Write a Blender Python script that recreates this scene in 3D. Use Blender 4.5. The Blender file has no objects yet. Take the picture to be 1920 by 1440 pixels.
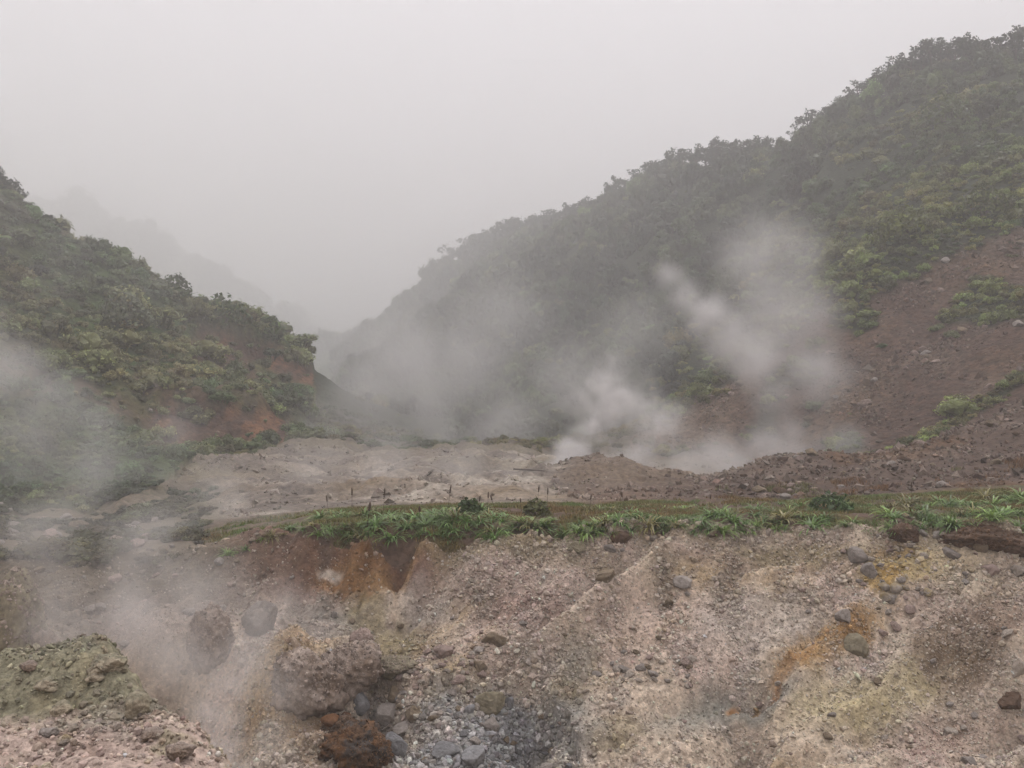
import bpy, math, random
import numpy as np
from mathutils import Vector, Euler

SC = bpy.context.scene
COL = SC.collection
rng = np.random.default_rng(7)
random.seed(7)
F = 1732.0            # focal length in photograph pixels (1920 wide)
R = math.radians

# ------------------------------------------------------------------ camera, sky, sun, exposure
cam = bpy.data.cameras.new('camera')
cam.sensor_width = 36.0
cam.lens = 36.0 * F / 1920.0
cam.clip_start = 0.05
cam.clip_end = 3000
camo = bpy.data.objects.new('camera', cam)
COL.objects.link(camo)
camo.location = (0, 0, 0)
camo.rotation_euler = (R(90), 0, 0)
SC.camera = camo

SUN_EL, SUN_AZ = 62.0, 25.0      # high, veiled by cloud, ahead and to the right
world = bpy.data.worlds.new('World')
SC.world = world
world.use_nodes = True
wt = world.node_tree
wt.nodes.clear()
w_out = wt.nodes.new('ShaderNodeOutputWorld')
w_bg = wt.nodes.new('ShaderNodeBackground')
w_sky = wt.nodes.new('ShaderNodeTexSky')
w_sky.sky_type = 'NISHITA'
w_sky.sun_disc = False
w_sky.sun_elevation = R(SUN_EL)
w_sky.sun_rotation = R(SUN_AZ)
w_sky.dust_density = 6.0
w_hs = wt.nodes.new('ShaderNodeHueSaturation')
w_hs.inputs['Saturation'].default_value = 0.06
w_mix = wt.nodes.new('ShaderNodeMix')
w_mix.data_type = 'RGBA'
w_mix.inputs[0].default_value = 0.75
w_mix.inputs[7].default_value = (8.35, 8.1, 8.75, 1)      # even cloud deck
wt.links.new(w_sky.outputs[0], w_hs.inputs['Color'])
wt.links.new(w_hs.outputs[0], w_mix.inputs[6])
wt.links.new(w_mix.outputs[2], w_bg.inputs['Color'])
w_bg.inputs['Strength'].default_value = 0.15
wt.links.new(w_bg.outputs[0], w_out.inputs['Surface'])

sun = bpy.data.lights.new('sun', 'SUN')
sun.energy = 1.5
sun.angle = R(12)
sun.color = (1.0, 0.97, 0.93)
suno = bpy.data.objects.new('sun', sun)
COL.objects.link(suno)
d = Vector((math.sin(R(SUN_AZ)) * math.cos(R(SUN_EL)), math.cos(R(SUN_AZ)) * math.cos(R(SUN_EL)), math.sin(R(SUN_EL))))
suno.rotation_euler = (-d).to_track_quat('-Z', 'Y').to_euler()

SC.view_settings.view_transform = 'Standard'
SC.view_settings.look = 'None'
SC.view_settings.exposure = 0.25
SC.view_settings.gamma = 1.0
SC.view_settings.use_curve_mapping = False
SC.render.engine = 'CYCLES'
SC.cycles.max_bounces = 5
SC.cycles.use_adaptive_sampling = True
SC.cycles.adaptive_threshold = 0.035
SC.cycles.adaptive_min_samples = 12
SC.cycles.diffuse_bounces = 1
SC.cycles.glossy_bounces = 1
SC.cycles.transmission_bounces = 2
SC.cycles.transparent_max_bounces = 6
SC.cycles.volume_bounces = 3
SC.cycles.volume_step_rate = 2.5
SC.cycles.volume_max_steps = 256
SC.cycles.use_denoising = True
SC.cycles.caustics_reflective = False
SC.cycles.caustics_refractive = False

# ------------------------------------------------------------------ helpers: noise, meshes, materials
def _h(ix, iy, iz, s):
    with np.errstate(over='ignore'):
        n = (ix.astype(np.uint32) * np.uint32(374761393) + iy.astype(np.uint32) * np.uint32(668265263)
             + iz.astype(np.uint32) * np.uint32(2147483647) + np.uint32((s * 974711) & 0xffffffff))
        n = (n ^ (n >> np.uint32(13))) * np.uint32(1274126177)
        n = n ^ (n >> np.uint32(16))
        n = n * np.uint32(2246822519)
        n = n ^ (n >> np.uint32(15))
    return n.astype(np.float64) / 4294967295.0

def vnoise(p, s=0):
    """value noise in [-1, 1] for points (n, 3)"""
    f0 = np.floor(p)
    i = f0.astype(np.int64)
    f = p - f0
    f = f * f * f * (f * (f * 6 - 15) + 10)
    out = 0
    for dx in (0, 1):
        wx = f[:, 0] if dx else 1 - f[:, 0]
        for dy in (0, 1):
            wy = f[:, 1] if dy else 1 - f[:, 1]
            for dz in (0, 1):
                wz = f[:, 2] if dz else 1 - f[:, 2]
                out = out + wx * wy * wz * _h(i[:, 0] + dx, i[:, 1] + dy, i[:, 2] + dz, s)
    return out * 2 - 1

def fbm(p, s=0, oct=4, gain=0.5, lac=2.03):
    a, o, t = 1.0, 0, 0
    for k in range(oct):
        o = o + a * vnoise(p * lac ** k, s + 17 * k)
        t += a
        a *= gain
    return o / t

def n2(x, y, sc, s=0, oct=4, gain=0.5):
    p = np.stack([x / sc, y / sc, np.full_like(x, s * 3.7)], 1)
    return fbm(p, s, oct, gain)

def sstep(a, b, x):
    t = np.clip((x - a) / (b - a), 0, 1)
    return t * t * (3 - 2 * t)

def mesh_np(name, verts, faces, col=None, smooth=True, mat=None):
    """faces: int array (n, 3) or (n, 4)"""
    me = bpy.data.meshes.new(name)
    verts = np.asarray(verts, dtype=np.float32)
    faces = np.asarray(faces, dtype=np.int32)
    k = faces.shape[1]
    me.vertices.add(len(verts))
    me.vertices.foreach_set('co', verts.ravel())
    me.loops.add(faces.size)
    me.loops.foreach_set('vertex_index', faces.ravel())
    me.polygons.add(len(faces))
    me.polygons.foreach_set('loop_start', np.arange(0, faces.size, k, dtype=np.int32))
    me.polygons.foreach_set('loop_total', np.full(len(faces), k, dtype=np.int32))
    me.polygons.foreach_set('use_smooth', np.full(len(faces), smooth, dtype=bool))
    if col is not None:
        a = me.color_attributes.new('Col', 'FLOAT_COLOR', 'POINT')
        c4 = np.ones((len(verts), 4), dtype=np.float32)
        c4[:, :3] = col
        a.data.foreach_set('color', c4.ravel())
    me.update(calc_edges=True)
    if mat:
        me.materials.append(mat)
    return me

def obj(name, me, parent=None, loc=None, rot=None, scale=None):
    o = bpy.data.objects.new(name, me)
    COL.objects.link(o)
    if parent:
        o.parent = parent
    if loc is not None:
        o.location = loc
    if rot is not None:
        o.rotation_euler = rot
    if scale is not None:
        o.scale = scale
    return o

ORD = ('first second third fourth fifth sixth seventh eighth ninth tenth eleventh twelfth thirteenth fourteenth fifteenth sixteenth seventeenth eighteenth nineteenth twentieth '
       'twenty-first twenty-second twenty-third twenty-fourth twenty-fifth twenty-sixth twenty-seventh twenty-eighth twenty-ninth thirtieth thirty-first thirty-second thirty-third thirty-fourth thirty-fifth '
       'thirty-sixth thirty-seventh thirty-eighth thirty-ninth fortieth forty-first forty-second forty-third forty-fourth forty-fifth').split()
def order_labels(things, what, where):
    """things in a row: each is told by its place from the left"""
    things = sorted(things, key=lambda o: o.location.x / o.location.y)
    for k, o in enumerate(things):
        o['label'] = (ORD[k] + ' ' if k else 'leftmost ') + what + ((' from the left ' if k else ' ') + where)
def tag(o, label=None, cat=None, group=None, kind=None):
    if label: o['label'] = label
    if cat: o['category'] = cat
    if group: o['group'] = group
    if kind: o['kind'] = kind
    return o

def new_mat(name):
    m = bpy.data.materials.new(name)
    m.use_nodes = True
    nt = m.node_tree
    nt.nodes.clear()
    out = nt.nodes.new('ShaderNodeOutputMaterial')
    return m, nt, out

def nd(nt, t, **kw):
    n = nt.nodes.new(t)
    for k, v in kw.items():
        setattr(n, k, v)
    return n

def earth_mat(name, grain=9.0, bump=0.4, bump_d=0.03, rough=0.9, spec=0.25, vor=14.0, use_attr=True, base=(0.3, 0.25, 0.2), rand=0.0, contrast=0.35, base2=None):
    """rock, gravel and soil: colour attribute (or one colour), mottled by noise, with fine relief"""
    m, nt, out = new_mat(name)
    b = nd(nt, 'ShaderNodeBsdfPrincipled')
    b.inputs['Roughness'].default_value = rough
    b.inputs['Specular IOR Level'].default_value = spec
    tc = nd(nt, 'ShaderNodeTexCoord')
    vec = tc.outputs['Object']
    n1 = nd(nt, 'ShaderNodeTexNoise')
    n1.inputs['Scale'].default_value = grain
    n1.inputs['Detail'].default_value = 8
    n1.inputs['Roughness'].default_value = 0.68
    nt.links.new(vec, n1.inputs['Vector'])
    v1 = nd(nt, 'ShaderNodeTexVoronoi')
    v1.inputs['Scale'].default_value = vor
    nt.links.new(vec, v1.inputs['Vector'])
    if use_attr:
        c = nd(nt, 'ShaderNodeAttribute', attribute_name='Col').outputs['Color']
    else:
        rg = nd(nt, 'ShaderNodeRGB')
        rg.outputs[0].default_value = (*base, 1)
        c = rg.outputs[0]
        if base2 is not None:
            n9 = nd(nt, 'ShaderNodeTexNoise')
            n9.inputs['Scale'].default_value = grain * .35
            n9.inputs['Detail'].default_value = 6
            n9.inputs['Roughness'].default_value = .65
            nt.links.new(vec, n9.inputs['Vector'])
            m9 = nd(nt, 'ShaderNodeMapRange')
            m9.inputs['From Min'].default_value = .42
            m9.inputs['From Max'].default_value = .58
            nt.links.new(n9.outputs[0], m9.inputs['Value'])
            x9 = nd(nt, 'ShaderNodeMix', data_type='RGBA')
            nt.links.new(m9.outputs[0], x9.inputs[0])
            nt.links.new(c, x9.inputs[6])
            x9.inputs[7].default_value = (*base2, 1)
            c = x9.outputs[2]
    if rand > 0:
        oi = nd(nt, 'ShaderNodeObjectInfo')
        hs = nd(nt, 'ShaderNodeHueSaturation')
        mr = nd(nt, 'ShaderNodeMapRange')
        mr.inputs['To Min'].default_value = 1 - rand
        mr.inputs['To Max'].default_value = 1 + rand
        nt.links.new(oi.outputs['Random'], mr.inputs['Value'])
        nt.links.new(mr.outputs[0], hs.inputs['Value'])
        nt.links.new(c, hs.inputs['Color'])
        c = hs.outputs[0]
    mr2 = nd(nt, 'ShaderNodeMapRange')
    mr2.inputs['From Min'].default_value = 0.28
    mr2.inputs['From Max'].default_value = 0.72
    mr2.inputs['To Min'].default_value = 1 - contrast
    mr2.inputs['To Max'].default_value = 1 + contrast
    mr2.clamp = False
    nt.links.new(n1.outputs[0], mr2.inputs['Value'])
    mx = nd(nt, 'ShaderNodeVectorMath', operation='SCALE')
    nt.links.new(c, mx.inputs[0])
    nt.links.new(mr2.outputs[0], mx.inputs['Scale'])
    # grain to grain tint
    hs2 = nd(nt, 'ShaderNodeMapRange')
    hs2.inputs['To Min'].default_value = 0.8
    hs2.inputs['To Max'].default_value = 1.2
    nt.links.new(v1.outputs['Color'], hs2.inputs['Value'])
    mx2 = nd(nt, 'ShaderNodeVectorMath', operation='SCALE')
    nt.links.new(mx.outputs[0], mx2.inputs[0])
    nt.links.new(hs2.outputs[0], mx2.inputs['Scale'])
    nt.links.new(mx2.outputs[0], b.inputs['Base Color'])
    ad = nd(nt, 'ShaderNodeMath', operation='SUBTRACT')
    nt.links.new(n1.outputs[0], ad.inputs[0])
    ms = nd(nt, 'ShaderNodeMath', operation='MULTIPLY')
    ms.inputs[1].default_value = 0.6
    nt.links.new(v1.outputs['Distance'], ms.inputs[0])
    nt.links.new(ms.outputs[0], ad.inputs[1])
    bp = nd(nt, 'ShaderNodeBump')
    bp.inputs['Strength'].default_value = bump
    bp.inputs['Distance'].default_value = bump_d
    nt.links.new(ad.outputs[0], bp.inputs['Height'])
    nt.links.new(bp.outputs[0], b.inputs['Normal'])
    nt.links.new(b.outputs[0], out.inputs['Surface'])
    return m

def leaf_mat(name, base=None, rand=0.0, rough=0.45, transl=0.3, spec=0.35):
    m, nt, out = new_mat(name)
    b = nd(nt, 'ShaderNodeBsdfPrincipled')
    b.inputs['Roughness'].default_value = rough
    b.inputs['Specular IOR Level'].default_value = spec
    tr = nd(nt, 'ShaderNodeBsdfTranslucent')
    mx = nd(nt, 'ShaderNodeMixShader')
    mx.inputs[0].default_value = transl
    if base is None:
        c = nd(nt, 'ShaderNodeAttribute', attribute_name='Col').outputs['Color']
    else:
        rg = nd(nt, 'ShaderNodeRGB')
        rg.outputs[0].default_value = (*base, 1)
        c = rg.outputs[0]
    tc = nd(nt, 'ShaderNodeTexCoord')
    nz = nd(nt, 'ShaderNodeTexNoise')
    nz.inputs['Scale'].default_value = 3.0
    nt.links.new(tc.outputs['Object'], nz.inputs['Vector'])
    mr = nd(nt, 'ShaderNodeMapRange')
    mr.inputs['From Min'].default_value = 0.3
    mr.inputs['From Max'].default_value = 0.7
    mr.inputs['To Min'].default_value = 0.8
    mr.inputs['To Max'].default_value = 1.2
    nt.links.new(nz.outputs[0], mr.inputs['Value'])
    val = mr.outputs[0]
    if rand > 0:
        oi = nd(nt, 'ShaderNodeObjectInfo')
        m2 = nd(nt, 'ShaderNodeMapRange')
        m2.inputs['To Min'].default_value = 1 - rand
        m2.inputs['To Max'].default_value = 1 + rand
        nt.links.new(oi.outputs['Random'], m2.inputs['Value'])
        mm = nd(nt, 'ShaderNodeMath', operation='MULTIPLY')
        nt.links.new(val, mm.inputs[0])
        nt.links.new(m2.outputs[0], mm.inputs[1])
        val = mm.outputs[0]
    sc_ = nd(nt, 'ShaderNodeVectorMath', operation='SCALE')
    nt.links.new(c, sc_.inputs[0])
    nt.links.new(val, sc_.inputs['Scale'])
    nt.links.new(sc_.outputs[0], b.inputs['Base Color'])
    nt.links.new(sc_.outputs[0], tr.inputs['Color'])
    nt.links.new(b.outputs[0], mx.inputs[1])
    nt.links.new(tr.outputs[0], mx.inputs[2])
    nt.links.new(mx.outputs[0], out.inputs['Surface'])
    return m

# ------------------------------------------------------------------ terrain: control points (u, v, Y) surveyed from the photograph
CP = []
def P(*pts):
    for u, v, Y in pts:
        CP.append((u, Y, (720 - v) / F))
def H(*pts):                       # (u, Y, z): ground the photograph does not show
    for u, Y, z in pts:
        CP.append((u, Y, z / Y))
# ledge the photographer stands on
P((-700, 1235, 5.5), (-200, 1245, 5.5), (0, 1262, 5.5), (60, 1252, 5.45), (110, 1243, 5.4), (180, 1236, 5.35), (228, 1226, 5.3),
  (236, 1262, 5.12), (262, 1290, 4.98), (285, 1325, 4.8), (325, 1356, 4.68), (380, 1390, 4.5), (425, 1440, 4.3), (470, 1500, 4.1), (560, 1580, 3.8), (700, 1680, 3.45),
  (0, 1440, 4.05), (150, 1440, 4.05), (300, 1450, 4.05), (-400, 1440, 4.05), (0, 1340, 4.7), (130, 1335, 4.7), (230, 1345, 4.65))
H((-700, 6.2, -2.7), (-200, 6.1, -2.6), (0, 6.0, -2.4), (110, 5.85, -2.4), (200, 5.75, -2.5), (250, 5.6, -2.7), (290, 5.35, -2.7), (335, 5.05, -2.6), (370, 4.95, -2.6),
  (430, 4.75, -2.5), (480, 4.55, -2.5), (530, 4.35, -2.4), (640, 4.1, -2.3), (800, 3.8, -2.1), (1100, 3.7, -1.95), (1500, 3.6, -1.8), (2000, 3.6, -1.75), (2800, 3.6, -1.7),
  (-700, 7.2, -4.4), (-200, 7.0, -4.4), (0, 6.9, -4.4), (110, 6.8, -4.4), (200, 6.7, -4.4), (290, 6.4, -4.4), (430, 6.0, -4.2), (530, 5.8, -4.0), (700, 5.6, -3.7),
  (700, 7.0, -4.5), (900, 6.2, -3.8), (900, 8.2, -4.9), (1200, 6.5, -3.8), (1200, 8.5, -4.9), (1600, 6.5, -3.7), (1600, 8.3, -4.7), (2000, 6.5, -3.6), (2000, 8.2, -4.6),
  (2800, 6.5, -3.4), (2800, 9.4, -4.4), (-900, 9.4, -4.6), (-300, 9.3, -4.7), (100, 9.3, -4.9), (400, 9.2, -5.0), (700, 9.4, -5.2), (1000, 9.4, -5.2), (1400, 9.4, -5.1), (1900, 9.4, -4.9),
  (100, 11.2, -5.0), (400, 11.2, -5.2), (700, 11.4, -5.3), (1000, 11.4, -5.3), (1400, 11.4, -5.1), (1900, 11.0, -4.8), (-300, 11.2, -4.8))
# stream bed
P((640, 1440, 10.1), (760, 1440, 10.1), (900, 1440, 10.1), (1040, 1440, 10.2), (700, 1380, 11.0), (900, 1380, 11.1), (1060, 1395, 10.9), (760, 1310, 12.2), (880, 1300, 12.4), (960, 1300, 12.4))
# hollow and its back wall under the turf
P((760, 1268, 13.1), (880, 1262, 13.2), (660, 1225, 13.9), (640, 1190, 14.9), (560, 1180, 15.0), (760, 1200, 14.5), (840, 1190, 14.5), (930, 1190, 14.4), (1000, 1160, 14.6), (1100, 1110, 15.1),
  (540, 1100, 15.95), (640, 1100, 16.1), (740, 1100, 15.85), (840, 1090, 15.5), (480, 1120, 15.6), (940, 1080, 15.5),
  (520, 1012, 17.0), (600, 1004, 16.5), (700, 1016, 16.2), (800, 1022, 16.1), (900, 1020, 16.15), (1000, 1014, 16.2), (1100, 1006, 16.3), (1200, 1003, 16.3),
  (1300, 1001, 16.3), (1400, 1001, 16.3), (1500, 998, 16.3), (1600, 997, 16.3), (1700, 1003, 16.1), (1800, 1010, 15.9), (1920, 1020, 15.6), (2300, 1040, 15.2), (2900, 1060, 15))
# rib that comes down in front of the hollow, and the open gravel bank
P((1210, 1092, 14.9), (1140, 1142, 14.15), (1060, 1212, 13.45), (985, 1268, 12.85), (1030, 1330, 11.9), (1100, 1290, 12.45), (1200, 1180, 13.75), (1100, 1440, 10.5),
  (1200, 1300, 12.4), (1300, 1100, 14.8), (1300, 1200, 13.55), (1250, 1360, 11.75), (1300, 1440, 10.75), (1400, 1330, 12.05), (1450, 1400, 11.2), (1400, 1200, 13.5), (1500, 1100, 14.7),
  (1600, 1100, 14.6), (1570, 1200, 13.3), (1600, 1300, 12.1), (1600, 1440, 10.4), (1750, 1150, 13.8), (1750, 1280, 12.1), (1900, 1100, 14.2), (1900, 1250, 12.0), (1900, 1440, 9.8), (2200, 1440, 9.6), (2200, 1200, 12.4))
# terrace with turf
P((560, 975, 18.6), (620, 962, 19.0), (800, 955, 20.0), (1000, 950, 20.5), (1150, 948, 20.8), (1300, 940, 21.3), (1500, 938, 21.5), (1600, 930, 22), (1750, 920, 22.3), (1900, 905, 23), (2300, 880, 23.5))
P((700, 985, 17.6), (1000, 980, 17.9), (1300, 970, 18.3), (1600, 965, 18.6), (1900, 955, 19))
# left of the terrace: turf trails down into the lower hollow
P((440, 1035, 17.2), (400, 1050, 16.5), (460, 1000, 19.5), (300, 1000, 21), (300, 1100, 16.5), (300, 1200, 13.6), (400, 1150, 15.0), (450, 1250, 12.6), (500, 1310, 11.6), (560, 1400, 10.5), (560, 1260, 12.7),
  (100, 1000, 21.5), (100, 1100, 16.5), (-50, 1080, 16.5), (0, 1180, 14.0), (-200, 1000, 20), (-250, 1150, 14), (150, 1180, 14.2))
H((200, 13.0, -4.6), (0, 13.0, -4.5), (-300, 13.2, -4.4), (350, 12.6, -4.9))
# valley floor
P((600, 935, 26), (560, 900, 31), (700, 915, 28.5), (800, 905, 30), (960, 895, 31), (1010, 892, 31), (950, 866, 38), (1000, 884, 33.5), (800, 862, 42), (900, 850, 46), (700, 842, 52), (620, 835, 55), (830, 838, 60), (1010, 845, 60))
H((700, 23.5, -3.05), (900, 24, -3.05), (1050, 24.5, -3.0))
# mound beside the main vent and the rubble ridge to its right
P((1128, 860, 30), (1095, 882, 29.4), (1180, 880, 29.4), (1060, 922, 27.5), (1240, 893, 30), (1300, 900, 30), (1345, 908, 28.5), (1390, 880, 28.7), (1440, 852, 29), (1550, 848, 29.5), (1650, 850, 29), (1720, 845, 28.5), (1800, 803, 29.5), (1920, 745, 31), (2300, 600, 32),
  (1130, 938, 25.5), (1300, 928, 25.3), (1450, 928, 24.8), (1600, 918, 25), (1750, 895, 25.3), (1900, 868, 26), (2300, 800, 26))
H((1130, 34, -3.6), (1300, 34, -3.9), (1440, 34, -3.7), (1600, 34, -3.5), (1720, 33, -3.2), (1820, 33.5, -2.2), (1920, 35, -1.4), (1100, 45, -4.2), (1250, 44, -4.2), (1420, 42, -4.0))
# scree and hillside on the right
P((1560, 838, 41), (1700, 826, 40), (1850, 768, 40), (1920, 728, 41), (1450, 830, 50), (1600, 700, 50), (1750, 610, 52), (1920, 500, 54), (1540, 560, 62), (1700, 470, 60), (1920, 392, 60), (2400, 200, 62),
  (1330, 770, 55), (1400, 705, 57), (1250, 828, 52), (1200, 800, 62), (1450, 640, 66), (1350, 720, 72), (1500, 480, 82), (1700, 350, 78), (1920, 230, 84), (2400, 0, 88),
  (1100, 815, 72), (1000, 822, 76), (850, 812, 95), (700, 798, 120), (620, 782, 150), (1300, 560, 112), (1150, 640, 125), (1000, 680, 150), (850, 680, 190), (720, 730, 280), (1500, 330, 116), (1250, 430, 138), (1080, 520, 165), (920, 560, 210), (800, 620, 300), (1700, 200, 104))
RIDGE = [(2500, -80, 108), (2200, 0, 108), (2050, 20, 109), (1980, 40, 110), (1920, 48, 110), (1880, 62, 110), (1800, 72, 112), (1775, 66, 114), (1740, 76, 116), (1700, 92, 119), (1650, 125, 122), (1600, 158, 124), (1560, 188, 126), (1500, 225, 129), (1475, 262, 131), (1440, 258, 133), (1400, 255, 135), (1350, 262, 137),
         (1300, 275, 140), (1250, 292, 144), (1220, 298, 146), (1180, 322, 149), (1130, 360, 153), (1080, 382, 157), (1040, 392, 160), (1000, 398, 164), (950, 405, 169), (905, 425, 174), (870, 440, 178), (840, 478, 184), (800, 520, 191), (760, 556, 198), (720, 580, 205), (690, 592, 211), (650, 640, 219), (615, 685, 227)]
_yr = lambda u: float(np.interp(u, [600, 640, 740, 850, 950, 1100, 1300, 1500, 1700, 1920, 2500], [640, 600, 480, 370, 295, 226, 168, 138, 120, 110, 108]))
RIDGE = [(u, v, _yr(u)) for u, v, Y in RIDGE]
for u, v, Y in RIDGE:
    P((u, v + 50, Y))
for u, v, Y in RIDGE[::3]:   # lee side
    H((u, Y * 1.3, (720 - v - 34) / F * Y - 16))
# hillside on the left
LRIDGE = [(-400, 60, 60), (-200, 160, 61), (-60, 262, 62), (0, 305, 62), (40, 362, 63), (90, 408, 64), (130, 440, 65), (200, 478, 66), (260, 495, 67), (330, 540, 69), (400, 580, 71), (430, 600, 73), (500, 618, 76), (530, 640, 78), (553, 690, 80), (580, 735, 83)]
for u, v, Y in LRIDGE:
    P((u, v + (30 if u < 110 else 16), Y))
for u, v, Y in LRIDGE[::2]:
    H((u, Y * 1.35, (720 - v) / F * Y - 9))
P((0, 500, 53), (0, 640, 46), (0, 760, 40), (0, 870, 33), (0, 945, 27.5), (-300, 600, 42), (-300, 800, 32), (200, 590, 57), (200, 700, 50), (200, 800, 43), (180, 890, 33), (300, 880, 35), (150, 950, 27), (400, 690, 62), (400, 760, 53), (350, 800, 50),
  (480, 700, 68), (480, 770, 57), (550, 790, 62), (560, 830, 56), (370, 845, 44), (440, 838, 45), (510, 850, 46), (440, 875, 40), (340, 910, 33), (520, 890, 36), (450, 930, 28), (300, 950, 27))
# bank breaks (turf overhanging bare earth) on the left hill
P((390, 628, 66), (470, 655, 69), (540, 690, 73), (300, 785, 50), (400, 782, 50.5), (500, 800, 52))
# far hills in the fog
P((640, 705, 730), (560, 650, 730), (480, 585, 740), (400, 520, 750), (300, 462, 770), (150, 410, 790), (0, 385, 810), (-300, 370, 830), (560, 735, 400), (480, 725, 380))
H((450, 130, -2), (300, 120, 2), (600, 160, -3), (620, 230, -2), (640, 330, 0), (660, 900, 20), (800, 1350, 60), (300, 1350, 160), (0, 1350, 170), (480, 450, 4), (300, 430, 12), (0, 400, 20), (-300, 300, 30), (0, 250, 6), (300, 250, 0), (1400, 500, 60), (2000, 400, 60), (1000, 700, 40), (900, 500, 40), (-600, 900, 150), (3000, 500, 60), (-600, 110, 25), (3000, 100, 40), (3000, 30, 2), (3000, 20, -2.5), (-1200, 30, 0), (-1200, 20, -3))

def ym(Y):
    return 16.3 - (16.3 - Y) * .62
CP = [(u, ym(Y) if 9.5 < Y < 16.3 and w < -.155 else Y, w) for u, Y, w in CP]
CPa = np.array(CP)
cp_a = (CPa[:, 0] - 960) / F
cp_b = np.log(CPa[:, 1])
N = len(CPa)
D_ = np.hypot(cp_a[:, None] - cp_a[None], cp_b[:, None] - cp_b[None])
A = np.zeros((N + 3, N + 3))
A[:N, :N] = -D_ + np.eye(N) * 0.0015
A[:N, N] = 1; A[:N, N + 1] = cp_a; A[:N, N + 2] = cp_b
A[N:, :N] = A[:N, N:].T
sol = np.linalg.solve(A, np.concatenate([CPa[:, 2], np.zeros(3)]))

def w_of(u, Y):
    a = (u - 960) / F
    b = np.log(Y)
    out = np.empty(a.shape)
    for s in range(0, len(a), 20000):
        e = slice(s, s + 20000)
        r = np.hypot(a[e, None] - cp_a[None], b[e, None] - cp_b[None])
        out[e] = -r @ sol[:N] + sol[N] + sol[N + 1] * a[e] + sol[N + 2] * b[e]
    return out

us = np.concatenate([np.arange(-1400, -120, 40.0), np.arange(-120, 2045, 5.0), np.arange(2045, 3360, 40.0)])
Ys = np.concatenate([np.arange(0.6, 3.4, 0.2), np.arange(3.4, 6.4, 0.022), np.arange(6.4, 11.8, 0.12), np.arange(11.8, 17.4, 0.024), np.arange(17.4, 26, 0.085),
                     np.arange(26, 33, 0.09), np.arange(33, 70, 0.42), np.geomspace(70, 690, 180), np.geomspace(705, 1400, 18)])
NU, NY = len(us), len(Ys)
UU, YY = np.meshgrid(us, Ys)
U = UU.ravel(); Y = YY.ravel()
X = (U - 960) / F * Y
W = w_of(U, np.maximum(Y, 3.45))
Z = W * Y
near = Y < 3.45
Z[near] = (W * np.maximum(Y, 3.45))[near]
Z[near] = Z[near] + (-1.7 - Z[near]) * sstep(3.4, 2.0, Y[near])
V = 720 - Z / Y * F            # where each piece of ground stands in the survey

LIPU = np.array([-1400, 380, 430, 480, 520, 600, 700, 800, 900, 1000, 1100, 1300, 1600, 1700, 1800, 1920, 2300, 3360.])
LIPY = np.array([19, 17.3, 17.3, 17.2, 17.0, 16.45, 16.2, 16.1, 16.15, 16.2, 16.3, 16.3, 16.3, 16.1, 15.9, 15.6, 15.2, 15.])
LIP = np.interp(U, LIPU, LIPY) + 0.12 * n2(X, Y, 0.7, 5)

# region ids
REG = np.full(len(U), 1)       # 1 gravel bank
poly = np.array([(690, 1302), (880, 1288), (985, 1310), (1040, 1355), (1085, 1440), (1200, 1900), (560, 1900), (640, 1440), (690, 1380)], float)
def inpoly(px, py, pl):
    c = np.zeros(len(px), bool)
    j = len(pl) - 1
    for i in range(len(pl)):
        xi, yi = pl[i]; xj, yj = pl[j]
        m = ((yi > py) != (yj > py)) & (px < (xj - xi) * (py - yi) / (yj - yi + 1e-9) + xi)
        c ^= m
        j = i
    return c
jit = 46 * n2(X, Y, 0.8, 9, 5, .6)
bed = inpoly(U + jit, V + jit, poly) & (Y > 6.5) & (Y < 14.6)
REG[bed] = 2
REG[(Y < 6.35) & (U < 760) ] = 0            # ledge
ter = (Y >= LIP) & (Y < 22.6) & (U > 380)
REG[ter] = 3
jit2 = n2(X, Y, 2.5, 11)
REG[(Y >= 22.6) & (U > 590)] = 7
REG[(Y >= 22.6) & (U <= 590)] = 6
REG[(Y >= 22.6) & (Y < 49 + 3 * jit2)] = 4
REG[(Y >= LIP) & (Y < 22.6) & (U <= 380)] = 4
rub = (Y >= 22.6 + 0.5 * jit2) & (Y < 34) & (U > 1335 + 20 * jit2)
REG[rub] = 5
foot_l = np.interp(U, [-1400, 0, 150, 300, 430, 520, 590, 620, 640], [26, 26, 26, 33, 41, 47, 54, 80, 110]) + 1.0 * jit2
left = (Y > foot_l) & (U < 590)
REG[left] = 6
foot_r = np.interp(U, [640, 700, 900, 1100, 1200, 1300, 1420, 1560, 3360], [70, 70, 66, 62, 54, 48, 42, 34, 34]) + 1.0 * jit2
right = (Y > foot_r) & (U >= 590) & ~(left & (Y < 115))
REG[right] = 7
far = ((U < 640 - .05 * (Y - 150)) & (Y > 130)) | (Y > 700)
REG[far] = 8

# relief
def feat(u, v, Yc, ru, rY, h):
    return h * np.exp(-(((U - u) / ru) ** 2 + ((Y - Yc) / rY) ** 2))
m_led = (REG == 0)
m_bank = (REG == 1) | (REG == 2)
steep = sstep(1.2, 0.1, np.abs(Y - LIP)) * sstep(1000, 880, U) * (U > 420)
dz = np.zeros(len(U))
lump = n2(X, Y, 0.28, 21, 5, 0.62)
crag = 1 - 2 * np.abs(n2(X, Y, 0.42, 23, 5, 0.6))
dz += m_led * (0.085 * lump + 0.05 * crag) * sstep(3.2, 4.0, Y)
dq, dp = (X - 1.5 * Y) / 1.8, (1.5 * X + Y) / 1.8
er = 1 - 2 * np.abs(n2(dq * 1.5 + .45 * n2(X, Y, 1.0, 30, 3), dp * .4, 1.0, 31, 5, 0.58))
dz += m_bank * (0.24 * n2(X, Y, 1.9, 32, 5, 0.55) + 0.22 * er + 0.06 * (1 - 2 * np.abs(n2(X, Y, 0.5, 33, 4, 0.62))) + 0.025 * n2(X, Y, 0.12, 35, 2)) * np.where(REG == 2, .22, 1.)
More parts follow.
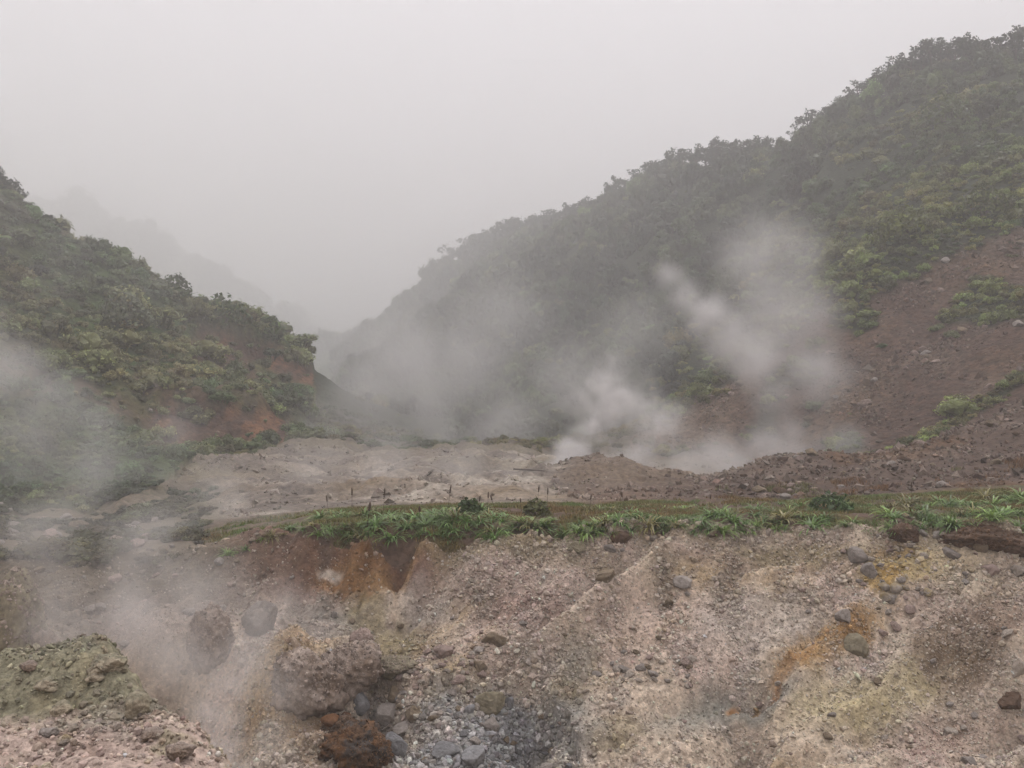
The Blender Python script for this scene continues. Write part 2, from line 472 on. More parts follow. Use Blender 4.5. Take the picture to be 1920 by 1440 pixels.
# rills run down the bank
ang = (U - 1250) / 60 + 2.2 * n2(X, Y, 2.0, 37, 3)
dz += (REG == 1) * (U > 950) * 0.05 * np.sin(ang * 1.3) * sstep(12, 13, Y) * sstep(16.2, 15.2, Y)
dz += (REG == 3) * (0.10 * n2(X, Y, 1.3, 41, 4) + 0.03 * n2(X, Y, 0.25, 42, 2))
wr = sstep(1180, 1400, U + 40 * jit2) * sstep(38, 33, Y)
r4 = 0.8 * n2(X, Y, 3.2, 43, 5, 0.6) * sstep(22.6, 26, Y) * sstep(0, .5, np.where((U > 1020) & (Y < 34), .28, 1.)) + 0.24 * (1 - 2 * np.abs(n2(X, Y, 1.5, 44, 4, 0.55))) * sstep(24, 27, Y)
r5 = 0.22 * n2(X, Y, 2.2, 45, 5, 0.6) + 0.06 * n2(X, Y, 0.35, 46, 3)
dz += ((REG == 4) | (REG == 5)) * (r4 * (1 - wr) + r5 * wr)
dz += (REG == 6) * (.35 * (1 - 2 * np.abs(n2(X, Y, 1.6, 56, 4, .6))) + 1.0 * n2(X, Y, 9.0, 51, 5, 0.5) + 0.3 * n2(X, Y, 2.2, 52, 3)) * sstep(26, 42, Y)
bl1 = V - np.interp(U, [350, 390, 470, 555], [628, 640, 662, 705]) - 5 * n2(X, Y, 3., 91, 3)
bl2 = V - np.interp(U, [270, 330, 430, 540], [778, 784, 786, 806]) - 4 * n2(X, Y, 2., 92, 3)
dz += (REG == 6) * (1.3 * sstep(5, -5, bl1) * sstep(-70, -10, bl1) * sstep(345, 385, U) + .9 * sstep(4, -4, bl2) * sstep(-45, -8, bl2) * sstep(262, 300, U))
BLUFF = np.clip(sstep(-3, 4, bl1) * sstep(46, 26, bl1 + 10 * jit2) * sstep(345, 385, U) + sstep(-3, 4, bl2) * sstep(44, 26, bl2 + 8 * jit2) * sstep(262, 300, U) * sstep(560, 530, U), 0, 1)
dz += (REG == 7) * (1.5 * n2(X, Y, 14.0, 53, 5, 0.55) + 0.22 * n2(X, Y, 1.8, 54, 3) + .32 * (1 - 2 * np.abs(n2(X * 1.4 + Y * .6, Y * .35, 2.4, 59, 5, .6)))) * sstep(34, 48, Y)
dz += (REG == 8) * 9 * n2(X, Y, 90.0, 55, 4) * sstep(250, 500, Y)
# vertical fluting of the rusty wall
flute = (REG == 1) * sstep(15.0, 15.4, Y) * sstep(16.5, 16.0, Y) * sstep(880, 800, U) * sstep(430, 500, U)
dz += flute * 0.22 * n2(X * 3.2, Y * 0.3, 1.0, 57, 4, 0.6)
# turf humps along the lip
dz += (REG == 3) * 0.14 * np.exp(-((Y - LIP - 0.5) / 0.5) ** 2) * (0.6 + n2(X, Y, 0.6, 58, 2))
# soil heap at the right end of the lip
dz += feat(1860, 0, 15.8, 85, 0.5, 0.34) + feat(1700, 0, 16.0, 36, 0.35, 0.22) + feat(1160, 0, 16.0, 26, 0.3, 0.12)
# rib: sharp crest with a gutter behind it
ru_ = np.interp(Y, [ym(12.7), ym(13.45), ym(14.15), ym(14.9), ym(15.3)], [975, 1060, 1140, 1210, 1250])
rm_ = (REG == 1) * sstep(ym(12.4), ym(12.9), Y) * sstep(ym(15.5), ym(14.8), Y)
dz += rm_ * (.46 * np.exp(-((U - ru_ - 22) / 36) ** 2) - .62 * np.exp(-((U - ru_ + 52) / 44) ** 2))
# broad swellings under the crumbling outcrops
dz += (REG == 1) * (feat(560, 0, ym(12.2), 62, .45, .6) + feat(655, 0, ym(12.7), 54, .4, .6) + feat(392, 0, ym(13.2), 40, .4, .45) + feat(10, 0, ym(13.6), 90, .6, .6))
# fine grooves at channel of clay
dz += -0.24 * np.exp(-((V - (1330 + (1340 - U) * 0.30)) / 30) ** 2) * (REG == 1) * sstep(1180, 1260, U) * sstep(1500, 1430, U)
dz *= np.clip((Y - 3.0) / 1.0, 0, 1)
Z = Z + dz
PTS = np.stack([X, Y, Z], 1)
ZG = Z.reshape(NY, NU)

def zat(x, y):
    """ground height by bilinear lookup"""
    x = np.atleast_1d(np.asarray(x, float)); y = np.atleast_1d(np.asarray(y, float))
    uu = 960 + x / y * F
    i = np.clip(np.searchsorted(us, uu) - 1, 0, NU - 2)
    j = np.clip(np.searchsorted(Ys, y) - 1, 0, NY - 2)
    fu = np.clip((uu - us[i]) / (us[i + 1] - us[i]), 0, 1)
    fy = np.clip((y - Ys[j]) / (Ys[j + 1] - Ys[j]), 0, 1)
    return (ZG[j, i] * (1 - fu) * (1 - fy) + ZG[j, i + 1] * fu * (1 - fy) + ZG[j + 1, i] * (1 - fu) * fy + ZG[j + 1, i + 1] * fu * fy)

VG = 720 - ZG / Ys[:, None] * F
def survey(u, v, Ymin=3.5):
    """nearest ground point seen at (u, v)"""
    i = int(np.clip(np.searchsorted(us, u), 0, NU - 1))
    col = VG[:, i]
    ok = np.where((col <= v) & (Ys >= Ymin))[0]
    j = ok[0] if len(ok) else NY - 1
    y = Ys[j]
    return Vector(((u - 960) / F * y, y, ZG[j, i]))

# ------------------------------------------------------------------ ground colours (earth and plant colours, plus overhang shade on the rusty wall)
C = lambda *a: np.array(a)
BEIGE = C(.59, .48, .37); PINK = C(.59, .455, .38); GREYG = C(.43, .38, .335); BROWN = C(.125, .082, .058); RUST = C(.235, .122, .05); OCHRE = C(.36, .22, .085)
OLIVE = C(.20, .165, .085); SULPH = C(.42, .33, .15); CLAY = C(.26, .25, .21); BLUEG = C(.165, .17, .175); DARK = C(.075, .055, .042); GREEN = C(.055, .085, .025); MOSS = C(.12, .10, .035); MAUVE = C(.17, .10, .08); WHITE = C(.66, .58, .49)
def mixc(c, k, m):
    m = np.clip(m, 0, 1)[:, None]
    return c * (1 - m) + k * m
nA = n2(X, Y, 1.1, 61, 5, 0.55); nB = n2(X, Y, 0.5, 62, 5, 0.6); nC = n2(X, Y, 2.6, 63, 4); nD = n2(X, Y, 0.2, 64, 4, 0.65)
col = np.tile(BEIGE, (len(U), 1))
nE = n2(dq * 1.3, dp * .5, 1.6, 65, 5, .6)
col = mixc(col, PINK, sstep(-.1, .4, nA))
col = mixc(col, GREYG, sstep(.05, .45, nB) * .7)
col = mixc(col, OLIVE * 1.1, sstep(.05, .45, nC) * .6)
col = mixc(col, C(.60, .51, .39), sstep(.05, .4, nE) * .6)
col = mixc(col, C(.20, .15, .105), sstep(.05, .4, -nE + .4 * nB) * .55)
col = mixc(col, BROWN * 1.6, sstep(.2, .55, nD) * .4)
col = mixc(col, C(.40, .28, .14), sstep(.18, .5, n2(dq * 1.4, dp * .45, 1.1, 60, 5, .6)) * .55)
def stain_or_shade(u, v, ru, rv, k, s, Y0=11.7, Y1=17.2, rag=1.0, rot=0.0):
    """irregular blot of colour on the ground: mineral stains, soil, painted overhang shade"""
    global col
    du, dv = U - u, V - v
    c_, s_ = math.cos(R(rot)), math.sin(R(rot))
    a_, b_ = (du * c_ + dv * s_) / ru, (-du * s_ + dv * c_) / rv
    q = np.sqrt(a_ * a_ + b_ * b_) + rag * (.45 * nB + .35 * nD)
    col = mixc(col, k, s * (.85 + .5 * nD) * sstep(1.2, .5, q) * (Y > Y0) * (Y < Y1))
# rusty wall; the thin dark strip along its top is painted overhang shade
stain_or_shade(640, 1055, 215, 95, C(.19, .105, .055), 1.2, rag=.5); stain_or_shade(660, 1070, 130, 60, RUST * .9, .9); stain_or_shade(540, 1060, 120, 110, MAUVE * .9, .7); stain_or_shade(700, 1110, 110, 40, C(.30, .18, .08), .8); stain_or_shade(650, 1120, 60, 40, RUST * .85, .8); stain_or_shade(745, 1060, 20, 60, MAUVE * .8, .7); stain_or_shade(610, 1050, 16, 60, DARK * 1.4, .8); stain_or_shade(650, 1030, 190, 16, DARK * 1.2, .9, rag=.6); stain_or_shade(690, 1050, 14, 55, RUST * .5, .7); stain_or_shade(785, 1110, 40, 20, MAUVE * .9, .85, rot=-60)
stain_or_shade(600, 1190, 110, 45, CLAY * .62, .75); stain_or_shade(690, 1170, 50, 50, OLIVE, .8); stain_or_shade(740, 1220, 70, 60, OLIVE * 1.15, .8); stain_or_shade(620, 1100, 26, 12, WHITE, .7); stain_or_shade(800, 1150, 60, 50, GREYG, .6)
stain_or_shade(960, 1050, 220, 30, OLIVE * 1.2, .55); stain_or_shade(1060, 1035, 90, 18, SULPH * .8, .55); stain_or_shade(1100, 1080, 110, 26, OLIVE * 1.1, .6); stain_or_shade(900, 1110, 120, 50, PINK * .8, .5); stain_or_shade(1000, 1170, 100, 40, MAUVE * 1.5, .5)
stain_or_shade(1240, 1060, 130, 30, PINK * .8, .5); stain_or_shade(1500, 1050, 160, 26, OLIVE * 1.2, .65); stain_or_shade(1340, 1075, 90, 22, BROWN * 1.5, .5)
# open bank
stain_or_shade(1240, 1200, 170, 70, PINK * 1.12, .7); stain_or_shade(1420, 1180, 150, 50, GREYG * 1.05, .6); stain_or_shade(1380, 1230, 120, 40, WHITE * .85, .45); stain_or_shade(1560, 1212, 120, 44, C(.36, .22, .09), 1.0, rot=-30, rag=1.3); stain_or_shade(1600, 1195, 42, 38, C(.27, .15, .055), .9, rag=1.2); stain_or_shade(1480, 1262, 60, 14, C(.36, .2, .08), .8, rot=-35, rag=1.2)
stain_or_shade(1700, 1090, 130, 40, C(.46, .35, .15), .85); stain_or_shade(1655, 1105, 44, 24, C(.42, .27, .09), .95); stain_or_shade(1680, 1060, 60, 22, RUST * .9, .5); stain_or_shade(1820, 1090, 80, 60, BEIGE * 1.05, .6); stain_or_shade(1800, 1240, 110, 95, C(.17, .12, .075), 1.05); stain_or_shade(1890, 1190, 60, 60, BROWN * 1.5, .6); stain_or_shade(1740, 1150, 80, 40, PINK, .5)
stain_or_shade(1350, 1350, 150, 50, CLAY, .9, rot=-18); stain_or_shade(1440, 1330, 60, 26, CLAY * 1.05, .8, rot=-40); stain_or_shade(1455, 1300, 9, 22, RUST * 1.5, .9, rag=.4, rot=25); stain_or_shade(1375, 1335, 11, 26, RUST * 1.4, .9, rag=.4, rot=35); stain_or_shade(1418, 1310, 6, 24, OCHRE * 1.1, .8, rag=.4, rot=30)
stain_or_shade(1060, 1350, 46, 90, OLIVE * 1.15, .8, rot=10); stain_or_shade(1600, 1340, 170, 64, C(.44, .37, .20), .8, rot=-18); stain_or_shade(1500, 1420, 120, 60, BEIGE, .6); stain_or_shade(1150, 1410, 60, 40, OLIVE, .7); stain_or_shade(1760, 1400, 160, 60, MAUVE * 1.5, .5); stain_or_shade(1080, 1270, 50, 40, CLAY * .95, .6, rot=-40)
# soil under the lip
stain_or_shade(1840, 1010, 150, 34, RUST * .55, .95, rag=.6); stain_or_shade(1700, 1005, 60, 24, BROWN * .9, .9); stain_or_shade(1200, 1004, 60, 12, BROWN * 1.2, .7); stain_or_shade(1000, 1008, 90, 14, BROWN * .9, .9); stain_or_shade(1360, 1002, 200, 9, BROWN, .7); stain_or_shade(720, 1020, 130, 16, DARK, .9, rag=.5)
# left hollow
stain_or_shade(200, 1120, 340, 120, C(.15, .125, .10), 1.0, rag=.5); stain_or_shade(230, 1060, 230, 50, C(.10, .085, .05), .8); stain_or_shade(480, 1070, 110, 50, BROWN * 1.1, .7); stain_or_shade(130, 1060, 160, 30, MOSS, .5); stain_or_shade(20, 1060, 70, 50, OLIVE * 1.2, .6); stain_or_shade(330, 1190, 160, 40, PINK * .75, .5); stain_or_shade(560, 1380, 100, 70, OCHRE * .7, .5)
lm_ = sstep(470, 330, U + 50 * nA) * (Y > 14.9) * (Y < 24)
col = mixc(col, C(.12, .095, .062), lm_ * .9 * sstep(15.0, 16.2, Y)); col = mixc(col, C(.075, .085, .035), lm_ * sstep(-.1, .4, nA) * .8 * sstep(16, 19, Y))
# stream bed: blue-grey mud
bm_ = sstep(1.35, .45, np.hypot((U - 885) / 190, (V - 1392) / 95) + .5 * nA + .3 * nB) * (Y > 11.8) * (Y < 14.6)
bedc = mixc(np.tile(BLUEG * 1.55, (len(U), 1)), BLUEG * 1.15, sstep(.05, .5, nB)); bedc = mixc(bedc, GREYG * .95, sstep(.0, .5, nA) * .8)
m2 = (REG == 1) | (REG == 2)
col = np.where(m2[:, None], mixc(col, bedc, bm_ * .9), col)
# ledge: sulphur-green crust over pink grit
m0 = REG == 0
lc = mixc(np.tile(PINK * .82, (len(U), 1)), C(.25, .23, .155), sstep(1385, 1320, V + 40 * nB)); lc = mixc(lc, C(.31, .27, .17), sstep(.1, .5, nD) * .7); lc = mixc(lc, C(.20, .20, .155), sstep(.1, .45, nB) * .6)
lc = mixc(lc, BROWN * 1.6, sstep(.25, .55, n2(X, Y, .16, 66, 4)) * .6)
col[m0] = lc[m0]
# terrace soil and moss
m3 = REG == 3
tc_ = mixc(np.tile(BROWN * .9, (len(U), 1)), MOSS, sstep(-.25, .25, nA)); tc_ = mixc(tc_, MAUVE * .9, sstep(.2, .5, nB) * .7); tc_ = mixc(tc_, GREEN * 1.2, sstep(0, .4, nC) * .4)
tc_ = mixc(tc_, mixc(np.tile(C(.15, .115, .08), (len(U), 1)), C(.075, .085, .035), sstep(-.1, .3, nB)), sstep(600, 540, U))
col[m3] = tc_[m3]
# valley floor: pale mud
m4 = REG == 4
vc = mixc(np.tile(C(.27, .225, .18), (len(U), 1)), C(.17, .135, .10), sstep(-.1, .5, nC)); vc = mixc(vc, C(.38, .33, .275), sstep(.1, .5, nB + .4 * nA) * .6); vc = mixc(vc, C(.12, .10, .06), sstep(38, 50, Y) * .95)
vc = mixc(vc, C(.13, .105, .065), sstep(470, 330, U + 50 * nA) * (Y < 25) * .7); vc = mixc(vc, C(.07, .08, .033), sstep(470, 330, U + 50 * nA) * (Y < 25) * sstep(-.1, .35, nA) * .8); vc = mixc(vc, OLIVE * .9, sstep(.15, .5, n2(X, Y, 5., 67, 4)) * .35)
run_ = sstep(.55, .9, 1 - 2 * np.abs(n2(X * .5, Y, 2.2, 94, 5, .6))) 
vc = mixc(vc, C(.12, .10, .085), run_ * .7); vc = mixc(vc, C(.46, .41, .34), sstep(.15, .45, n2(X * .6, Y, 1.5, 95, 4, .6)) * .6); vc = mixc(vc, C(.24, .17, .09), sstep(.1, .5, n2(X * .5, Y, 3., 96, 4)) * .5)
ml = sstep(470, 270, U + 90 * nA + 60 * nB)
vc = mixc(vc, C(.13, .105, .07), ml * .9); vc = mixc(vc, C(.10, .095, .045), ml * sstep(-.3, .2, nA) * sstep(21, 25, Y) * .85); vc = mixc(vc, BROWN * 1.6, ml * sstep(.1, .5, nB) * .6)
vc = mixc(vc, C(.155, .115, .085), sstep(1035, 1085, U + 20 * nB) * sstep(1400, 1300, U) * (Y < 34) * .75)
vc = mixc(vc, BROWN * 1.35, sstep(1060, 1120, U) * (Y < 27.5) * (Y > 22) * sstep(27.5, 25.5, Y) * .8)
col[m4] = vc[m4]
m5 = REG == 5
rc = mixc(np.tile(C(.095, .064, .048), (len(U), 1)), C(.15, .11, .085), sstep(0, .5, nA)); rc = mixc(rc, RUST * .6, sstep(.15, .5, nC) * .5); rc = mixc(rc, C(.20, .16, .125), sstep(27.5, 29.5, Y) * sstep(1560, 1460, U) * .7)
col[m5] = rc[m5]
bl_ = ((REG == 4) & (Y < 34) & (U > 1100)) * sstep(1120, 1340, U + 60 * nA + 40 * nB)
col = mixc(col, rc, bl_ * .9)
m6 = REG == 6
hc = mixc(np.tile(GREEN, (len(U), 1)), C(.10, .10, .035), sstep(-.1, .4, n2(X, Y, 6., 68, 4)))
BARE6 = np.clip(sstep(.9, .4, np.hypot((U - 440) / 130, (V - 690) / 34) + .5 * nC) + sstep(1., .5, np.hypot((U - 400) / 130, (V - 808) / 30) + .4 * nC) + .8 * sstep(1., .3, np.hypot((U - 330) / 260, (V - 745) / 80) + .9 * nC) + .6 * sstep(1., .4, np.hypot((U - 60) / 120, (V - 680) / 90) + .9 * nC), 0, 1)
hc = mixc(hc, mixc(np.tile(C(.12, .075, .047), (len(U), 1)), C(.085, .07, .04), sstep(-.1, .4, n2(X, Y, 2., 76, 4))), BARE6)
hc = mixc(hc, mixc(np.tile(C(.17, .085, .045), (len(U), 1)), C(.085, .05, .035), sstep(-.1, .3, n2(X * 3, Y * .5, 2., 93, 4))), BLUFF)
hc = mixc(hc, C(.14, .13, .035), sstep(1., .5, np.hypot((U - 440) / 90, (V - 838) / 14)))
hc = mixc(hc, C(.34, .27, .22), sstep(1., .5, np.hypot((U - 470) / 70, (V - 866) / 20) + .6 * nB) * .8)
col[m6] = hc[m6]
m7 = REG == 7
rc = np.tile(C(.028, .038, .017), (len(U), 1))
# bare scree: below a line from the right edge down to the left
lineV = np.interp(U, [1180, 1300, 1420, 1530, 1620, 1760, 1920, 2400], [835, 762, 690, 600, 560, 480, 405, 250])
BARE7 = sstep(-18, 22, V - lineV + 26 * n2(X, Y, 7., 69, 4) ) * (Y < 76) * (U > 1180)
green_p = np.clip(sstep(.9, .4, np.hypot((U - 1850) / 90, (V - 570) / 60) + .9 * n2(X, Y, 4., 70, 4)) + sstep(.9, .5, np.hypot((U - 1600) / 50, (V - 590) / 40) + .8 * n2(X, Y, 4., 71, 4)) + sstep(.9, .5, np.hypot((U - 1580) / 60, (V - 830) / 26) + .6 * n2(X, Y, 3., 72, 4)), 0, 1)
green_p = np.clip(green_p + .8 * sstep(.25, .5, n2(X, Y, 5.5, 73, 5)), 0, 1)
strip = sstep(15, 5, np.abs(V - np.interp(U, [1700, 1780, 1920], [842, 795, 715]))) * (U > 1690) * (Y < 44)
green_p = np.clip(green_p + strip, 0, 1)
BARE7 = BARE7 * (1 - green_p)
bc = mixc(np.tile(C(.092, .055, .039), (len(U), 1)), C(.13, .09, .066), sstep(0, .5, n2(X, Y, 3., 74, 5, .6))); bc = mixc(bc, C(.15, .092, .05), sstep(.1, .5, n2(X, Y, 8., 75, 4)) * .7); bc = mixc(bc, C(.24, .18, .13), sstep(1440, 1330, U) * .5)
rc = mixc(rc, C(.13, .105, .07), sstep(70, 52, Y + 8 * jit2) * sstep(1250, 1150, U))
rc = mixc(rc, bc, BARE7)
col[m7] = rc[m7]
col[REG == 8] = GREEN * .8
col *= (1 + .10 * nD)[:, None]
col = np.clip(col, .01, .8)

M_bank = earth_mat('gravel', 11, .55, .035, .88, .3, 22, contrast=.45)
M_ledge = earth_mat('crusted_rock', 22, .7, .02, .9, .25, 45, contrast=.5)
M_bed = earth_mat('wet_gravel', 14, .5, .03, .5, .5, 24, contrast=.45)
M_soil = earth_mat('soil', 6, .5, .05, .9, .25, 9, contrast=.45)
M_hill = earth_mat('hill_soil', 2.2, .9, .25, .95, .2, 3.5, contrast=.7)

def terrain_piece(name, ids, mat):
    fj, fi = np.meshgrid(np.arange(NY - 1), np.arange(NU - 1), indexing='ij')
    base = (fj * NU + fi).ravel()
    fac = np.stack([base, base + 1, base + NU + 1, base + NU], 1)
    keep = np.isin(REG[base], ids)
    fac = fac[keep]
    idx, inv = np.unique(fac, return_inverse=True)
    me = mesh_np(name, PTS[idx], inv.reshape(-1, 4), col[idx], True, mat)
    o = obj(name, me)
    o['kind'] = 'structure'
    return o
g_ledge = terrain_piece('foreground_ledge', [0], M_ledge)
g_bank = terrain_piece('gravel_bank', [1], M_bank)
g_bed = terrain_piece('stream_bed', [2], M_bed)
g_ter = terrain_piece('terrace', [3], M_soil)
g_val = terrain_piece('valley_floor', [4], M_soil)
g_rub = terrain_piece('rubble_ridge', [5], M_soil)
g_left = terrain_piece('hillside_left', [6], M_hill)
g_right = terrain_piece('hillside_right', [7], M_hill)
g_far = terrain_piece('distant_hills', [8], M_hill)

# wide ground sheet under and around it all, and the ground behind the photographer
gr = mesh_np('ground', [(-1500, -900, -14), (1500, -900, -14), (1500, 1600, -14), (-1500, 1600, -14)], [(0, 1, 2, 3)], np.tile(BROWN, (4, 1)), False, M_hill)
tag(obj('ground', gr), kind='structure')
bx, by = np.meshgrid(np.linspace(-60, 60, 90), np.linspace(-60, 0.62, 60))
bx, by = bx.ravel(), by.ravel()
bz = -1.72 + .25 * n2(bx, by, 5., 80, 4) * sstep(1.5, -3, by) - np.maximum(0, np.abs(bx) - 2.0) * .02
ii, jj = np.meshgrid(np.arange(59), np.arange(89), indexing='ij')
b0 = (ii * 90 + jj).ravel()
tag(obj('ground_behind', mesh_np('ground_behind', np.stack([bx, by, bz], 1), np.stack([b0, b0 + 1, b0 + 91, b0 + 90], 1), np.tile(PINK * .8, (5400, 1)), True, M_bank)), kind='structure')

# ------------------------------------------------------------------ gravel: tens of thousands of pebbles, one mass per surface
t_ = (1 + 5 ** .5) / 2
ICO_V = np.array([(-1, t_, 0), (1, t_, 0), (-1, -t_, 0), (1, -t_, 0), (0, -1, t_), (0, 1, t_), (0, -1, -t_), (0, 1, -t_), (t_, 0, -1), (t_, 0, 1), (-t_, 0, -1), (-t_, 0, 1)]) / math.hypot(1, t_)
ICO_F = np.array([(0, 11, 5), (0, 5, 1), (0, 1, 7), (0, 7, 10), (0, 10, 11), (1, 5, 9), (5, 11, 4), (11, 10, 2), (10, 7, 6), (7, 1, 8), (3, 9, 4), (3, 4, 2), (3, 2, 6), (3, 6, 8), (3, 8, 9), (4, 9, 5), (2, 4, 11), (6, 2, 10), (8, 6, 7), (9, 8, 1)])
OCT_V = np.array([(1, 0, 0), (-1, 0, 0), (0, 1, 0), (0, -1, 0), (0, 0, 1), (0, 0, -1.)])
OCT_F = np.array([(0, 2, 4), (2, 1, 4), (1, 3, 4), (3, 0, 4), (2, 0, 5), (1, 2, 5), (3, 1, 5), (0, 3, 5)])
def rotmats(n, r):
    q = r.normal(size=(n, 4)); q /= np.linalg.norm(q, axis=1)[:, None]
    w, x, y, z = q.T
    return np.stack([np.stack([1 - 2 * (y * y + z * z), 2 * (x * y - z * w), 2 * (x * z + y * w)], 1),
                     np.stack([2 * (x * y + z * w), 1 - 2 * (x * x + z * z), 2 * (y * z - x * w)], 1),
                     np.stack([2 * (x * z - y * w), 2 * (y * z + x * w), 1 - 2 * (x * x + y * y)], 1)], 1)
GC = col.reshape(NY, NU, 3)
RG = REG.reshape(NY, NU)
def pick(n, weight):
    """random ground points by cell area times weight (per vertex)"""
    dY = np.gradient(Ys)[:, None]; dX = np.gradient(us)[None] / F * Ys[:, None]
    gz = np.gradient(ZG, axis=0) / dY
    area = dX * dY * np.sqrt(1 + np.clip(gz, -4, 4) ** 2)
    p = (area * weight.reshape(NY, NU)).ravel()
    p[(U < -160) | (U > 2080)] = 0
    cs = np.cumsum(p); cs /= cs[-1]
    k = np.searchsorted(cs, rng.random(n))
    k = np.clip(k, 0, len(U) - 1)
    j, i = k // NU, k % NU
    uu = us[i] + (rng.random(n) - .5) * np.gradient(us)[i]
    yy = Ys[j] + (rng.random(n) - .5) * np.gradient(Ys)[j]
    xx = (uu - 960) / F * yy
    return np.stack([xx, yy, zat(xx, yy)], 1), GC[j, i], k
def pebbles(name, parent_mat, n, weight, rmed, rsig, rmax, label, sink=.25, fine=False, tint=.3, pale=.0):
    pos, pc, k = pick(n, weight)
    r = np.minimum(rmed * np.exp(rsig * rng.normal(size=n)), rmax)
    tv, tf = (OCT_V, OCT_F) if fine else (ICO_V, ICO_F)
    nv = len(tv)
    v = tv[None] * (1 + .28 * (rng.random((n, nv, 1)) * 2 - 1))
    v = v * (np.stack([1 + .35 * rng.normal(size=n) * .6, np.ones(n), .72 + .15 * rng.normal(size=n)], 1).clip(.45, 1.7))[:, None]
    v = np.einsum('nij,nkj->nki', rotmats(n, rng), v) * r[:, None, None]
    pos[:, 2] += r * (.55 - sink)
    v = v + pos[:, None]
    f = tf[None] + (np.arange(n) * nv)[:, None, None]
    lum = np.exp(tint * rng.normal(size=n))[:, None]
    c = pc * lum
    c = c + (WHITE * .9 - c) * (pale * rng.random(n) ** 2)[:, None]
    c = np.clip(c * (1 + .022 * rng.normal(size=(n, 3))), .015, .68)
    me = mesh_np(name, v.reshape(-1, 3), f.reshape(-1, 3), np.repeat(c, nv, 0), False, parent_mat)
    return tag(obj(name, me), label, 'gravel', None, 'stuff')
M_peb = earth_mat('pebble', 30, .25, .01, .85, .3, 40, contrast=.3)
wb = ((REG == 1) & (Y > 11.8)).astype(float) * (0.35 + .65 * sstep(-.35, .35, nA + .6 * nB)) * np.where(U < 470, .7, 1.0) * np.where((V < 1200) & (U < 800), .25, 1.0)
clayv = sstep(1., .5, np.hypot((U - 1350) / 150, (V - 1350) / 50))
wb *= 1 - .75 * clayv
wb += .35 * ((REG == 2) & (Y > 12)) * sstep(.0, .4, nA)
pebbles('fine_gravel', M_peb, 52000, wb, .0155, .38, .04, 'fine pale gravel strewn over the bank below the turf', fine=True, pale=.9, tint=.22)
pebbles('coarse_gravel', M_peb, 8000, wb * sstep(-.2, .5, nB + .4 * nC), .028, .38, .065, 'coarser pinkish gravel lying over the open bank', pale=.6, tint=.24)
pebbles('stream_gravel', M_peb, 6500, (((REG == 2) & (Y > 11.9)) + .12 * ((REG == 1) & (Y > 12.2) & (Y < 14) & (U > 600) & (U < 1180))).astype(float), .022, .5, .07, 'blue-grey gravel filling the stream bed', tint=.35, pale=.2)
pebbles('ledge_grit', M_peb, 9000, ((REG == 0) & (Y > 3.7) & (U < 560)).astype(float) * sstep(-.3, .4, nB), .0085, .45, .03, 'crumbled grit on the green-grey ledge in the foreground', pale=.25)
pebbles('rubble', M_peb, 8000, (REG == 5).astype(float) * (.15 + sstep(-.2, .4, nB + .5 * nA)), .035, .6, .17, 'brown rubble covering the ridge behind the turf', tint=.35, pale=.3, fine=True, sink=.32)
wv = ((REG == 4) & (Y < 46)).astype(float) * np.where((U > 1035) & (Y < 33), 2.2, .5) * (.04 + sstep(-.05, .4, nA + .5 * nB) ** 2)
pebbles('valley_stones', M_peb, 6000, wv, .035, .6, .16, 'scattered stones on the pale valley floor and mound', tint=.22, pale=.4, fine=True, sink=.4)
wsc = ((REG == 7)).astype(float) * BARE7 * (Y > 36) * (.08 + sstep(-.1, .35, n2(X, Y, 3.5, 77, 5, .6)) ** 2)
pebbles('scree', M_peb, 6500, wsc, .055, .6, .28, 'loose stones on the bare red-brown slope', tint=.3, pale=.22, fine=True, sink=.4)
pebbles('hill_stones', M_peb, 900, ((REG == 6)).astype(float) * BARE6, .08, .5, .3, 'loose stones on bare patches of the shrubby hillside', tint=.4, pale=.4)

# ------------------------------------------------------------------ boulders and stones
def ico(sub):
    v, f = ICO_V.copy(), ICO_F.copy()
    for _ in range(sub):
        e = {}
        nv = list(v); nf = []
        def mid(a, b):
            k = (min(a, b), max(a, b))
            if k not in e:
                m = (nv[a] + nv[b]) / 2
                e[k] = len(nv); nv.append(m / np.linalg.norm(m))
            return e[k]
        for a, b, c in f:
            x, y, z = mid(a, b), mid(b, c), mid(c, a)
            nf += [(a, x, z), (b, y, x), (c, z, y), (x, y, z)]
        v, f = np.array(nv), np.array(nf)
    return v, f
ICO = {k: ico(k) for k in (1, 2, 3, 4, 5)}
def rock_mesh(name, sub, seed, size, mat, rough=.18, cuts=13, sharp=.96, crumb=0.0):
    """angular worn rock: sphere cut by random planes, then roughened"""
    v, f = ICO[sub]
    r = np.random.default_rng(seed)
    rad = np.ones(len(v))
    for _ in range(cuts):
        n = r.normal(size=3); n /= np.linalg.norm(n)
        h = r.uniform(.5, .86)
        dp = v @ n
        rad = np.where(dp > 1e-3, np.minimum(rad, (h / np.maximum(dp, 1e-3)) * sharp + rad * (1 - sharp)), rad)
    rad = rad + rough * fbm(v * 1.7 + seed, seed, 4, .55)
    if crumb:
        rad = rad + crumb * fbm(v * 7 + seed, seed + 3, 4, .65) + crumb * .5 * (1 - 2 * np.abs(fbm(v * 4 + seed, seed + 9, 3)))
    return mesh_np(name, v * rad[:, None] * np.array(size)[None], f, None, sub > 3, mat)
def rmat(name, base, rand=.15, contrast=.4, grain=7, bump=.6, rough=.85, b2=None):
    return earth_mat(name, grain, bump, .02, rough, .3, 16, False, tuple(base), rand, contrast, b2 if b2 is not None else tuple(C(.04, .035, .03) * .5 + base * .72))
